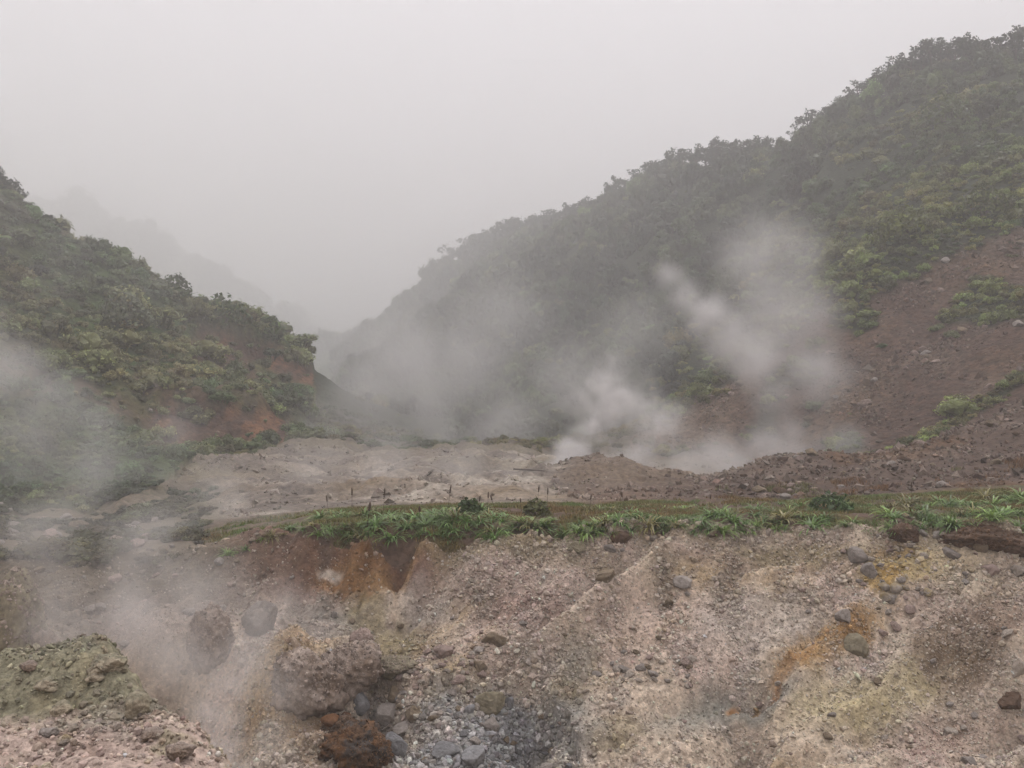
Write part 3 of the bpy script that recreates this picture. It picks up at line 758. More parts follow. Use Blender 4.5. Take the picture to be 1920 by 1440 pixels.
MR = dict(grey=rmat('grey_stone', C(.31, .272, .24)), brown=rmat('brown_stone', C(.21, .16, .105)), pink=rmat('pink_stone', C(.36, .27, .23)), pale=rmat('pale_stone', C(.42, .36, .30)),
          blue=rmat('blue_grey_stone', C(.22, .218, .22), rough=.6), rust=rmat('rusty_stone', C(.22, .10, .04)), ochre=rmat('yellow_stone', C(.33, .25, .13), b2=(.27, .235, .20)), olive=rmat('olive_stone', C(.265, .23, .155)),
          crust=rmat('crusted_outcrop', C(.37, .30, .25), .05, .5, 9, .8, b2=(.21, .155, .115)), green=rmat('green_grey_outcrop', C(.27, .25, .175), .05, .45, 12, .8, b2=(.36, .30, .215)), soil=rmat('dark_soil', C(.12, .07, .042), .1, .5, 12, .8), crustr=rmat('rust_crust', C(.17, .085, .038), .05, .7, 9, .9, b2=(.06, .047, .04)))
def boulder(u, v, wpx, hpx, mat, label, sub=3, seed=1, depth=.8, rough=.14, cuts=13, sink=.3, rz=None, crumb=0., name='boulder', cat='boulder', Ymin=9., sharp=.95, tilt=0):
    """(u, v): foot of the boulder in the photograph"""
    p = survey(u, v, Ymin)
    s = p.y / F
    sx, sz = wpx * s / 2, hpx * s / 2
    cuts = cuts + 6 if sub < 5 else cuts
    sink = max(sink, .18) if Ymin == 9. else sink
    me = rock_mesh(name, sub, seed, (sx * 1.08, sx * depth * 1.08, sz * 1.1), MR[mat], rough, cuts, sharp, crumb)
    o = obj(name, me, None, (p.x, p.y + sx * depth * .5, p.z + sz * (1 - 2 * sink)), (0, R(tilt), rz if rz is not None else random.uniform(-.5, .5)))
    return tag(o, label, cat)
boulder(480, 1190, 74, 72, 'grey', 'smooth rounded grey boulder half hidden in steam below the rusty bank', 4, 11, 1., .06, 4, .1)
boulder(832, 1234, 44, 27, 'pink', 'pale pink flat-topped rock lying left of the brown block in the hollow', 3, 12, .8, .08, 8, .12, tilt=-6)
boulder(928, 1216, 52, 34, 'brown', 'squarish brown block at the foot of the gravel rib', 3, 13, .8, .1, 8, .12)
boulder(898, 1228, 22, 22, 'grey', 'small grey rock between the pink rock and the brown block', 3, 14)
boulder(898, 1262, 34, 26, 'brown', 'brown wedge of rock leaning against the rib above the stream', 3, 15, .8, .1, 9, .2, tilt=-25)
boulder(1610, 1054, 46, 38, 'grey', 'large grey oval boulder on the bank beneath the turf', 3, 16, .9, .06, 5, .2)
boulder(1635, 1085, 36, 36, 'grey', 'grey rounded boulder just below the large oval one', 3, 17, .9, .08, 5, .25)
boulder(1284, 1105, 38, 30, 'grey', 'grey boulder alone on the middle of the gravel bank', 3, 18, .9, .07, 5, .25)
boulder(1135, 1090, 52, 24, 'brown', 'flat brown slab lying on the slope below the brown cobble', 3, 19, .7, .1, 8, .25, tilt=-15)
boulder(1166, 1026, 40, 30, 'soil', 'brown soil-coated cobble at the turf edge in the middle', 3, 20, .9, .1, 5, .15)
boulder(1080, 1046, 38, 28, 'olive', 'yellowish lump of earth and rock under the leafy clump', 3, 21, .9, .15, 5, .2, crumb=.08)
boulder(1608, 1228, 46, 48, 'olive', 'big yellow-stained boulder in the rusty streak on the right', 3, 22, .9, .12, 7, .25)
boulder(1585, 1172, 32, 30, 'grey', 'grey-brown round cobble above the yellow-stained boulder', 3, 23, .9, .08, 5, .2)
boulder(1660, 1108, 24, 22, 'ochre', 'yellow cobble in the cluster on the right bank', 3, 24, .9, .08, 5, .2)
boulder(1684, 1112, 26, 20, 'ochre', 'yellow cobble at the right of its neighbour in the cluster', 3, 25, .9, .08, 5, .2)
boulder(1668, 1130, 30, 20, 'ochre', 'lower broad yellow cobble beneath the yellow pair', 3, 26, .9, .08, 5, .2)
boulder(1840, 1038, 40, 34, 'brown', 'tan boulder at the left foot of the dark soil heap', 3, 27, .9, .08, 6, .15)
boulder(1860, 1080, 34, 30, 'pink', 'pinkish boulder on pale gravel below the soil heap', 3, 28, .9, .08, 6, .2)
boulder(1912, 1082, 32, 28, 'pale', 'pale boulder at the right edge below the soil heap', 3, 29, .9, .08, 6, .2)
boulder(1786, 1050, 36, 26, 'grey', 'low grey boulder left of the tan one by the soil heap', 3, 30, .9, .08, 6, .2)
boulder(1910, 1272, 36, 46, 'pale', 'whitish boulder cut by the right edge low on the bank', 3, 31, .8, .08, 6, .2)
boulder(1898, 1340, 60, 50, 'soil', 'dark brown boulder low in the right corner', 3, 32, .9, .1, 6, .3, crumb=.05)
boulder(738, 1318, 28, 32, 'brown', 'rounded brown cobble standing alone at the head of the stream bed', 3, 33, .9, .08, 5, .1)
boulder(728, 1360, 52, 44, 'grey', 'big smooth grey boulder on the left side of the stream bed', 3, 34, .9, .07, 5, .2)
boulder(772, 1352, 38, 34, 'brown', 'dark purplish cobble touching the big grey boulder', 3, 35, .9, .08, 6, .2)
boulder(752, 1384, 46, 32, 'grey', 'flat grey boulder below the big one in the stream bed', 3, 36, .9, .08, 6, .2)
boulder(922, 1344, 60, 50, 'olive', 'yellowish crumbly rock on the right side of the stream bed', 4, 37, .8, .16, 7, .2, crumb=.06)
boulder(956, 1334, 24, 24, 'blue', 'dark grey round cobble on the yellowish rock\'s right', 3, 38, .9, .06, 4, .1)
boulder(880, 1344, 26, 26, 'blue', 'dark grey cobble left of the yellowish rock', 3, 39, .9, .06, 4, .1)
boulder(918, 1378, 46, 34, 'grey', 'grey angular rock below the yellowish crumbly rock', 3, 40, .8, .1, 8, .2)
boulder(890, 1440, 60, 40, 'blue', 'blue-grey slab at the bottom edge of the stream bed', 3, 41, .9, .1, 8, .2)
boulder(740, 1418, 56, 60, 'blue', 'leaning blue-grey slab beside the rusty crust', 3, 42, .6, .1, 8, .25, tilt=35)
boulder(830, 1424, 60, 34, 'blue', 'low dark blue-grey slab in the middle of the stream bed', 3, 43, .9, .1, 8, .3)
boulder(858, 1302, 22, 20, 'pale', 'white oval cobble beside the gravel at the foot of the rib', 3, 44, .9, .06, 5, .15, Ymin=12)
boulder(838, 1278, 22, 18, 'ochre', 'orange-tinted cobble in the pale pebbles above the stream', 3, 45, .9, .08, 6, .2, Ymin=12)
# crumbly outcrops in the hollow
def outcrop(u, v, wpx, hpx, mat, label, seed, depth=.8, crumb=.10, sink=.2, rough=.24, rz=0., tilt=0, Ymin=9, cuts=6, grit=1700, gr=.02, gcol=(.30, .24, .20)):
    o = boulder(u, v, wpx, hpx, mat, label, 4, seed, depth, rough, cuts, sink, rz, crumb, 'rock_outcrop', 'outcrop', Ymin, .7, tilt)
    me = o.data
    co = np.empty(len(me.vertices) * 3, dtype=np.float32); me.vertices.foreach_get('co', co); co = co.reshape(-1, 3)
    r = np.random.default_rng(seed + 900)
    n = grit
    ix = r.integers(0, len(co), n); ix = ix[co[ix, 2] > -.3 * co[:, 2].max()]; n = len(ix)
    sc_ = float(np.abs(co).max())
    rr = sc_ * gr * np.exp(.45 * r.normal(size=n))
    v_ = OCT_V[None] * (1 + .3 * (r.random((n, 6, 1)) * 2 - 1)) * np.array([1.1, 1, .75])
    v_ = np.einsum('nij,nkj->nki', rotmats(n, r), v_) * rr[:, None, None] + co[ix][:, None]
    f_ = OCT_F[None] + (np.arange(n) * 6)[:, None, None]
    cc = np.array(gcol)[None] * np.exp(.3 * r.normal(size=(n, 1)))
    g = obj('grit', mesh_np('grit', v_.reshape(-1, 3), f_.reshape(-1, 3), np.repeat(cc, 6, 0), False, M_peb), o)
    g['kind'] = 'stuff'
    return o
outcrop(392, 1252, 84, 118, 'crust', 'upright crumbling stump of pale rock standing in the steam', 51, .8, .13, .1)
outcrop(560, 1345, 150, 140, 'crust', 'broad crumbling outcrop with gravelly face left of the stream', 52, .7, .12, .12)
outcrop(650, 1300, 130, 112, 'crust', 'brown crumbling outcrop with a knob on top beside the stream', 53, .7, .12, .12, tilt=12)
outcrop(678, 1222, 46, 44, 'pink', 'pinkish knob of rock on top of the brown outcrop', 54, .9, .12, .1, Ymin=12.)
outcrop(742, 1290, 76, 46, 'olive', 'cream coloured crust of rock at the head of the stream bed', 55, .8, .1, .15)
outcrop(20, 1240, 110, 190, 'olive', 'tall yellowish rock face at the left edge behind the ledge', 56, .8, .1, .1)
outcrop(75, 1240, 60, 70, 'crust', 'smaller pale rock beside the tall yellowish face', 57, .8, .1, .1)
outcrop(650, 1440, 120, 92, 'crustr', 'rust-brown crusted heap at the bottom edge beside the stream', 58, .9, .26, .22, gcol=(.13, .075, .04), gr=.02, rough=.34)
outcrop(705, 1440, 62, 70, 'crustr', 'right shoulder of rusty crust against the leaning blue-grey slab', 64, .9, .24, .2, gcol=(.16, .085, .04), gr=.03, rough=.3)
outcrop(632, 1392, 70, 44, 'soil', 'dark lump of crust behind the rust-brown heap', 65, .9, .2, .2, gcol=(.10, .07, .05), gr=.03)
boulder(618, 1372, 36, 30, 'rust', 'round rusty brown cobble on the left of the crusted heap', 3, 59, .9, .08, 5, .0, Ymin=11.8)
boulder(648, 1368, 26, 26, 'rust', 'small rusty cobble on top of the crusted heap', 3, 60, .9, .08, 5, .0, Ymin=11.8)
boulder(672, 1352, 40, 44, 'blue', 'dark wet block standing behind the crusted heap', 3, 61, .8, .1, 8, .1, Ymin=11.8)
outcrop(1862, 1038, 150, 66, 'soil', 'heap of dark rusty soil at the right end of the turf', 62, .7, .16, .25, Ymin=12, gcol=(.14, .08, .045), gr=.016)
outcrop(1700, 1014, 62, 34, 'soil', 'small brown clod of soil at the turf edge left of the heap', 63, .8, .16, .2, Ymin=12, gcol=(.12, .075, .05))
# knobs on the foreground ledge
def led(u, v, w, h, mat, label, seed, **k):
    return outcrop(u, v, w, h, mat, label, seed, Ymin=3.6, grit=260, gcol=(.26, .235, .17) if mat == 'green' else (.29, .23, .19), **k)
led(85, 1296, 48, 26, 'green', 'yellowish overhanging knob on the left of the ledge', 71, depth=.9, crumb=.08, sink=.15)
led(175, 1282, 42, 18, 'green', 'flat loose chip of rock on the top of the ledge', 72, depth=.9, crumb=.07, sink=.2)
led(200, 1262, 80, 40, 'green', 'ragged corner block at the top of the ledge', 73, depth=.8, crumb=.13, sink=.25)
led(256, 1345, 56, 50, 'green', 'greenish angular block jutting from the right rim of the ledge', 74, depth=.8, crumb=.07, sink=.2, cuts=9)
led(50, 1262, 40, 20, 'crust', 'small pinkish lump at the back rim of the ledge', 75, depth=.9, crumb=.1, sink=.2)
led(280, 1392, 46, 24, 'crust', 'pale pinkish lump low on the rim of the ledge', 76, depth=.9, crumb=.1, sink=.3)
led(330, 1424, 60, 40, 'crust', 'pale gritty block at the bottom rim of the ledge', 77, depth=.9, crumb=.12, sink=.3)
led(90, 1380, 34, 18, 'grey', 'small dull grey stone half buried in the ledge', 78, depth=.9, crumb=.05, sink=.3)
led(122, 1396, 28, 20, 'ochre', 'mustard coloured stone low on the ledge', 79, depth=.9, crumb=.05, sink=.25)
led(110, 1340, 46, 30, 'green', 'dull green lump in the middle of the ledge', 80, depth=.9, crumb=.1, sink=.3)

# single stones one can pick apart: parts of the ground they lie on
stone_me = []
for k in range(9):
    stone_me.append(rock_mesh('stone', 2, 200 + k, (1, .85, .68), None, .13, 11, .9))
SM = ['pink', 'pale', 'grey', 'brown', 'blue', 'ochre', 'pink', 'pale', 'grey']
def stones(n, weight, parent, mats, smed, smax):
    pos, pc, k = pick(n, weight)
    for i in range(n):
        me0 = stone_me[rng.integers(len(stone_me))]
        mk = mats[rng.integers(len(mats))]
        key = me0.name + mk
        me = STONE_CACHE.get(key)
        if me is None:
            me = me0.copy(); me.materials.append(MR[mk]); STONE_CACHE[key] = me
        s = min(smax, smed * math.exp(.35 * rng.normal()))
        obj('stone', me, parent, (pos[i, 0], pos[i, 1], pos[i, 2] + s * .25), (rng.uniform(-.4, .4), rng.uniform(-.4, .4), rng.uniform(0, 6.3)), (s, s, s))
STONE_CACHE = {}
stones(120, ((REG == 2) & (Y > 12.1)).astype(float), g_bed, ['blue', 'blue', 'grey', 'grey', 'pink', 'brown'], .058, .13)
wst = ((REG == 1) & (Y > 12)).astype(float) * np.where(U > 740, 1., .25)
stones(110, wst * (1 - clayv), g_bank, ['pink', 'pale', 'grey', 'brown'], .062, .12)
stones(55, wst * sstep(120, 40, np.hypot((U - 1700) / 1.6, V - 1090)), g_bank, ['ochre', 'grey', 'pink', 'pale', 'grey'], .065, .12)
stones(45, wst * sstep(60, 20, np.hypot((U - 850) / 1.8, V - 1282)), g_bank, ['pale', 'pink', 'pink', 'pale'], .058, .1)
stones(25, wst * sstep(60, 20, np.hypot((U - 1230) / 2.5, V - 1290)), g_bank, ['pale', 'pink', 'grey', 'brown'], .07, .1)
stones(60, (REG == 5).astype(float) * (Y < 32), g_rub, ['brown', 'grey', 'pink', 'soil'], .15, .26)
stones(50, wsc * (Y < 60), g_right, ['grey', 'brown', 'brown', 'pink'], .2, .36)
stones(90, (((REG == 4) | (REG == 1)) & (Y < 25) & (Y > 17) & (U < 330)).astype(float), g_val, ['brown', 'pink', 'grey', 'grey'], .14, .25)
stones(40, ((REG == 1) & (Y < 16.5) & (Y > 13) & (U < 460)).astype(float), g_bank, ['brown', 'pink', 'grey'], .09, .17)

# ------------------------------------------------------------------ vegetation
M_leaf = leaf_mat('foliage')
M_bark = earth_mat('bark', 8, .5, .02, .9, .2, 10, False, (.09, .07, .055))
def cards(centers, size, nrm, cols, r, asp=.55, bend=True):
    """leaf-sprig faces: one folded rhomb (2 triangles) for each centre"""
    n = len(centers)
    t = r.normal(size=(n, 3)); t -= (t * nrm).sum(1)[:, None] * nrm * .6
    t /= np.linalg.norm(t, axis=1)[:, None] + 1e-9
    b = np.cross(nrm, t); b /= np.linalg.norm(b, axis=1)[:, None] + 1e-9
    s = size[:, None]
    p0 = centers - t * s; p2 = centers + t * s
    p1 = centers + b * s * asp + nrm * s * .2; p3 = centers - b * s * asp + nrm * s * .2
    v = np.stack([p0, p1, p2, p3], 1).reshape(-1, 3)
    k = np.arange(n) * 4
    f = np.stack([np.stack([k, k + 1, k + 2], 1), np.stack([k, k + 2, k + 3], 1)], 1).reshape(-1, 3)
    return v, f, np.repeat(cols, 4, 0)

def tinted_leaf(name, rough=.5, transl=.25):
    """foliage whose hue comes with each plant"""
    m = leaf_mat(name, None, .0, rough, transl)
    nt = m.node_tree
    col_ = [n for n in nt.nodes if n.type == 'ATTRIBUTE'][0]
    ti = nd(nt, 'ShaderNodeAttribute', attribute_name='tint', attribute_type='INSTANCER')
    mu = nd(nt, 'ShaderNodeVectorMath', operation='MULTIPLY')
    sc_ = [l.to_node for l in nt.links if l.from_node == col_][0]
    nt.links.new(col_.outputs['Color'], mu.inputs[0]); nt.links.new(ti.outputs['Color'], mu.inputs[1])
    nt.links.new(mu.outputs[0], sc_.inputs[0])
    return m
M_tleaf = tinted_leaf('shrub_foliage')
def plant_proto(kind, seed):
    """one shrub or tree crown of unit radius: lumpy core hidden in hundreds of leaves"""
    r = np.random.default_rng(seed)
    lobes = []
    nl = {'crown': 9, 'shrub': 7, 'tuft': 5}[kind]
    for k in range(nl):
        a = r.uniform(0, 6.283); q = r.uniform(.15, .72)
        zz = (r.uniform(.25, .95) if kind == 'crown' else r.uniform(.1, .55)) * (1 - .45 * q)
        lobes.append((math.cos(a) * q, math.sin(a) * q, zz, r.uniform(.24, .46) * (1. if kind != 'tuft' else .8)))
    per = {'crown': 95, 'shrub': 70, 'tuft': 46}[kind]
    ls = {'crown': (.035, .075), 'shrub': (.05, .10), 'tuft': (.07, .16)}[kind]
    V_, F_, C_ = [], [], []
    off = 0
    for (x, y, z, q) in lobes:
        d_ = r.normal(size=(per, 3)); d_[:, 2] += .25; d_ /= np.linalg.norm(d_, axis=1)[:, None]
        rad = q * (1 + .3 * r.normal(size=(per, 1)) * .5).clip(.55, 1.25)
        c = np.array([x, y, z]) + d_ * rad
        n_ = d_ + .6 * r.normal(size=d_.shape); n_[:, 2] += .3; n_ /= np.linalg.norm(n_, axis=1)[:, None]
        br = r.uniform(.75, 1.25)
        cc = np.ones((per, 3)) * br * np.exp(.3 * r.normal(size=(per, 1)))
        v, f, cl = cards(c, r.uniform(*ls, size=per), n_, cc, r, .55 if kind != 'tuft' else .18)
        V_.append(v); F_.append(f + off); C_.append(cl); off += len(v)
        iv, jf = ICO[1]
        iv = np.array([x, y, z]) + iv * (q * .8) * (1 + .2 * r.normal(size=(len(iv), 1)))
        V_.append(iv); F_.append(jf + off); C_.append(np.full((len(iv), 3), .8)); off += len(iv)
        # trunk-ward mass so that nothing floats
        V_.append(np.array([(x - .1, y, z), (x + .1, y, z), (x, y + .1, z), (x * .5, y * .5, -.5)])); F_.append(np.array([(0, 1, 3), (1, 2, 3), (2, 0, 3)]) + off); C_.append(np.full((4, 3), .6)); off += 4
    me = mesh_np(kind, np.concatenate(V_), np.concatenate(F_), np.concatenate(C_), False, M_tleaf)
    return bpy.data.objects.new(kind + '_form', me)
FORMS = {k: [plant_proto(k, 600 + 20 * i + j) for j in range(5)] for i, k in enumerate(('crown', 'shrub', 'tuft'))}
def bush_mass(name, kind, pos, size, hgt, base, label, var=.3, mix=None):
    """a mass of plants nobody could count: forms set on points over the slope"""
    n = len(pos)
    me = bpy.data.meshes.new(name)
    me.vertices.add(n)
    me.vertices.foreach_set('co', np.asarray(pos, np.float32).ravel())
    def attr(nm, ty, dat, key):
        a = me.attributes.new(nm, ty, 'POINT'); a.data.foreach_set(key, np.asarray(dat, np.float32).ravel())
    attr('sc', 'FLOAT_VECTOR', np.stack([size, size, hgt], 1), 'vector')
    attr('rt', 'FLOAT_VECTOR', np.stack([.12 * rng.normal(size=n), .12 * rng.normal(size=n), rng.uniform(0, 6.283, n)], 1), 'vector')
    tint = np.clip(base * np.exp(var * rng.normal(size=(n, 1))) * (1 + .06 * rng.normal(size=(n, 3))), .004, .5)
    attr('tint', 'FLOAT_COLOR', np.concatenate([tint, np.ones((n, 1))], 1), 'color')
    ng = bpy.data.node_groups.new(name, 'GeometryNodeTree')
    ng.interface.new_socket('Geometry', in_out='INPUT', socket_type='NodeSocketGeometry')
    ng.interface.new_socket('Geometry', in_out='OUTPUT', socket_type='NodeSocketGeometry')
    nn, lk = ng.nodes, ng.links
    gi, go = nn.new('NodeGroupInput'), nn.new('NodeGroupOutput')
    jn = nn.new('GeometryNodeJoinGeometry')
    for f in FORMS[kind] + (FORMS[mix] if mix else []):
        oi = nn.new('GeometryNodeObjectInfo'); oi.inputs['Object'].default_value = f; oi.inputs['As Instance'].default_value = True
        lk.new(oi.outputs['Geometry'], jn.inputs[0])
    ip = nn.new('GeometryNodeInstanceOnPoints'); ip.inputs['Pick Instance'].default_value = True
    rv = nn.new('FunctionNodeRandomValue'); rv.data_type = 'INT'; rv.inputs[4].default_value = 0; rv.inputs[5].default_value = 99
    def na(nm):
        a = nn.new('GeometryNodeInputNamedAttribute'); a.data_type = 'FLOAT_VECTOR'; a.inputs[0].default_value = nm
        return a.outputs[0]
    lk.new(gi.outputs[0], ip.inputs['Points']); lk.new(jn.outputs[0], ip.inputs['Instance'])
    lk.new(rv.outputs[2], ip.inputs['Instance Index']); lk.new(na('rt'), ip.inputs['Rotation']); lk.new(na('sc'), ip.inputs['Scale'])
    lk.new(ip.outputs[0], go.inputs[0])
    o = obj(name, me)
    o.modifiers.new('plants', 'NODES').node_group = ng
    return tag(o, label, 'shrubs', None, 'stuff')

def veg_colour(p, a, b, s, sc):
    k = sstep(-.35, .35, n2(p[:, 0], p[:, 1], sc, s, 4))[:, None]
    return a * (1 - k) + b * k
# right hill: forest above, shrubs and grass towards the scree
wood_v = sstep(88, 112, Y + 10 * n2(X, Y, 9., 81, 3) + np.where(U < 1400, 20, 0))
w7 = (REG == 7) * (1 - BARE7) * (Y < 690) * (100 / Y) ** 1.5
p, _, k = pick(6400, w7 * wood_v * np.where((U < 670) & (Y < 170), 0, 1))
sz = np.clip(p[:, 1] * .0108, .9, 3.6) * np.exp(np.clip(.3 * rng.normal(size=len(p)), -.7, .45))
bush_mass('hillside_forest', 'crown', p, sz, sz * rng.uniform(.8, 1.4, len(p)), veg_colour(p, C(.032, .05, .021), C(.075, .10, .036), 83, 14.), 'dense dark forest over the upper right hillside', .4)
p, _, k = pick(4600, (w7 * (1 - wood_v) + w7 * .12) * np.where((U < 1230) & (Y < 90), .1, 1.) * np.where(U < 680, .1, 1.))
sz = np.clip(p[:, 1] * .0078, .35, 1.6) * np.exp(.4 * rng.normal(size=len(p)))
spur = (sstep(150, 40, lineV[k] - V[k]) * sstep(1380, 1500, U[k]) * .75)[:, None]
vc_ = veg_colour(p, C(.085, .125, .038), C(.19, .195, .06), 82, 11.)
vc_ = vc_ * (1 - spur) + C(.23, .27, .075) * spur
bush_mass('hillside_shrubs', 'shrub', p, sz, sz * rng.uniform(.6, 1.1, len(p)), vc_, 'brighter green shrubs and grass above the bare slope on the right', .35, 'tuft')
# left hill
w6 = (REG == 6) * (1 - .68 * BARE6) * (1 - .8 * BLUFF) * (Y < 105) * (50 / Y) * sstep(592, 560, U + 12 * jit2)
p, _, k = pick(4200, w6)
sz = .0085 * p[:, 1] * np.exp(.45 * rng.normal(size=len(p)))
bush_mass('slope_shrubs', 'shrub', p, sz, sz * rng.uniform(.5, 1.1, len(p)), veg_colour(p, C(.095, .145, .058), C(.22, .22, .09), 85, 7.), 'green and yellowish shrubs and grass covering the left hillside', .35, 'tuft')
# low greenery on scree patches, and at the foot of the left hill
p, _, k = pick(1700, (REG == 7) * (1 - BARE7) * (Y < 66) * (1 + 5 * strip) + .06 * wsc)
sz = .34 * np.exp(.35 * rng.normal(size=len(p)))
bush_mass('scree_plants', 'shrub', p, sz, sz * .7, veg_colour(p, C(.07, .115, .03), C(.17, .15, .045), 87, 5.), 'low bright plants in patches on the bare slope', .3, 'tuft')
p, _, k = pick(2000, (((REG == 4) | (REG == 1)) & (U < 440) & (Y > 16.8) & (Y < 30)).astype(float) * sstep(-.05, .4, nA + .5 * nB) * sstep(430, 260, U))
sz = .2 * np.exp(.4 * rng.normal(size=len(p)))
bush_mass('foot_plants', 'shrub', p, sz, sz * .6, veg_colour(p, C(.06, .085, .035), C(.13, .115, .05), 89, 4.), 'low plants at the steaming foot of the left hill', .35, 'tuft')
p, _, k = pick(1500, (REG == 8).astype(float) * (Y < 880) * (Y > 440))
sz = p[:, 1] * .011 * np.exp(.3 * rng.normal(size=len(p)))
bush_mass('distant_forest', 'crown', p, sz, sz * 1.2, np.tile(C(.04, .06, .025), (len(p), 1)), 'fogbound forest on the far hills', .3)

# trees on the skylines
def tree_proto(kind, seed):
    r = np.random.default_rng(seed)
    Ht = 1.0
    # trunk with limbs: tapered tubes
    def tube(pts, radii, seg=6):
        v, f = [], []
        for i, (p_, q) in enumerate(zip(pts, radii)):
            for a in range(seg):
                an = 2 * math.pi * a / seg
                v.append((p_[0] + q * math.cos(an), p_[1] + q * math.sin(an), p_[2]))
            if i:
                for a in range(seg):
                    f.append(((i - 1) * seg + a, (i - 1) * seg + (a + 1) % seg, i * seg + (a + 1) % seg, i * seg + a))
        return v, f
    lean = r.normal(size=2) * .06
    V_, F_ = tube([(0, 0, -.1), (lean[0] * .4, lean[1] * .4, .3), (lean[0], lean[1], .75)], [.035, .026, .01])
    tips = []
    nl = 9 if kind == 0 else 7
    for k in range(nl):
        a = 2 * math.pi * k / nl + r.uniform(-.4, .4)
        z0 = r.uniform(.12, .5)
        ln = r.uniform(.22, .42) if kind == 0 else r.uniform(.12, .26)
        e = (lean[0] * z0 + math.cos(a) * ln, lean[1] * z0 + math.sin(a) * ln, z0 + r.uniform(.18, .38))
        m = (e[0] * .5, e[1] * .5, z0 + (e[2] - z0) * .45)
        v, f = tube([(lean[0] * z0, lean[1] * z0, z0), m, e], [.016, .011, .004], 5)
        off = len(V_)
        V_ += v; F_ += [tuple(i + off for i in q) for q in f]
        tips.append(e)
    tips.append((lean[0], lean[1], .8))
    trunk = mesh_np('trunk', V_, F_, None, True, M_bark)
    cs, ns = [], []
    for e in tips:
        for s_ in range(2 if kind == 0 else 3):
            c0 = np.array(e) + r.normal(size=3) * .07
            rr = r.uniform(.12, .2) if kind == 0 else r.uniform(.08, .14)
            m = 30
            dd = r.normal(size=(m, 3)); dd /= np.linalg.norm(dd, axis=1)[:, None]
            cs.append(c0 + dd * rr * r.uniform(.4, 1., size=(m, 1)) * np.array([1, 1, .8 if kind == 0 else 1.2]))
            n_ = dd + .6 * r.normal(size=dd.shape); n_ /= np.linalg.norm(n_, axis=1)[:, None]
            ns.append(n_)
    cs = np.concatenate(cs); ns = np.concatenate(ns)
    cc = C(.032, .05, .022)[None] * np.exp(.25 * r.normal(size=(len(cs), 1)))
    v, f, cl = cards(cs, r.uniform(.03, .06, size=len(cs)), ns, cc, r, .6)
    crown = mesh_np('crown', v, f, cl, False, M_leaf)
    return trunk, crown
PROTO = [tree_proto(0, 300 + k) for k in range(5)] + [tree_proto(1, 320 + k) for k in range(3)]
def tree(x, y, h, k, label, group):
    z = float(zat(x, y)[0])
    e = obj('tree', None, None, (x, y, z - .1), (0, 0, random.uniform(0, 6.28)), (h * random.uniform(.9, 1.2), h * random.uniform(.9, 1.2), h))
    obj('trunk', PROTO[k][0], e); obj('crown', PROTO[k][1], e)
    return tag(e, label, 'tree', group)
ru = np.array([q[0] for q in RIDGE][::-1], float); rv = np.array([q[1] for q in RIDGE][::-1], float); rY = np.array([q[2] for q in RIDGE][::-1], float)
RT = {}
u = 652.
while u < 1925:
    yy = float(np.interp(u, ru, rY)) - random.uniform(0, 3)
    vv = float(np.interp(u, ru, rv)) + random.uniform(-5, 10)
    x = (u - 960) / F * yy
    z = float(zat(x, yy)[0])
    h = max(1.8, ((720 - vv) / F * yy - z) / .98)
    k = random.choice([0, 1, 2, 3, 4, 0, 1, 2, 5, 6, 7])
    if u < 850: lb, gp = 'fog-dimmed tree on the low skyline at the ridge\'s far end', 'trees at the fogged end of the ridge'
    elif u < 1480: lb, gp = 'dark leafy tree in the row along the middle ridge skyline', 'trees along the middle of the ridge'
    else: lb, gp = 'leafy tree on the high skyline at the upper right', 'trees on the high right skyline'
    RT.setdefault(gp, []).append(tree(x, yy, min(h, 14), k, lb, gp))
    u += random.uniform(12, 24) * (1 if u < 1500 else 1.25)
order_labels(RT['trees at the fogged end of the ridge'], 'fog-dimmed tree', 'on the low far end of the right ridge')
order_labels(RT['trees along the middle of the ridge'], 'dark tree', 'along the middle skyline of the right ridge')
order_labels(RT['trees on the high right skyline'], 'leafy tree', 'on the high skyline at upper right')
lu = np.array([q[0] for q in LRIDGE], float); lv = np.array([q[1] for q in LRIDGE], float); lY = np.array([q[2] for q in LRIDGE], float)
u = -4.
LT = []
while u < 118:
    yy = float(np.interp(u, lu, lY)) - .4
    vv = float(np.interp(u, lu, lv)) + random.uniform(-8, 6)
    x = (u - 960) / F * yy
    h = max(1.2, (720 - vv) / F * yy - float(zat(x, yy)[0]))
    LT.append(tree(x, yy, h, random.randrange(5), 'small dark tree on the skyline of the left hill', 'trees on the left hill skyline'))
    u += random.uniform(12, 20)

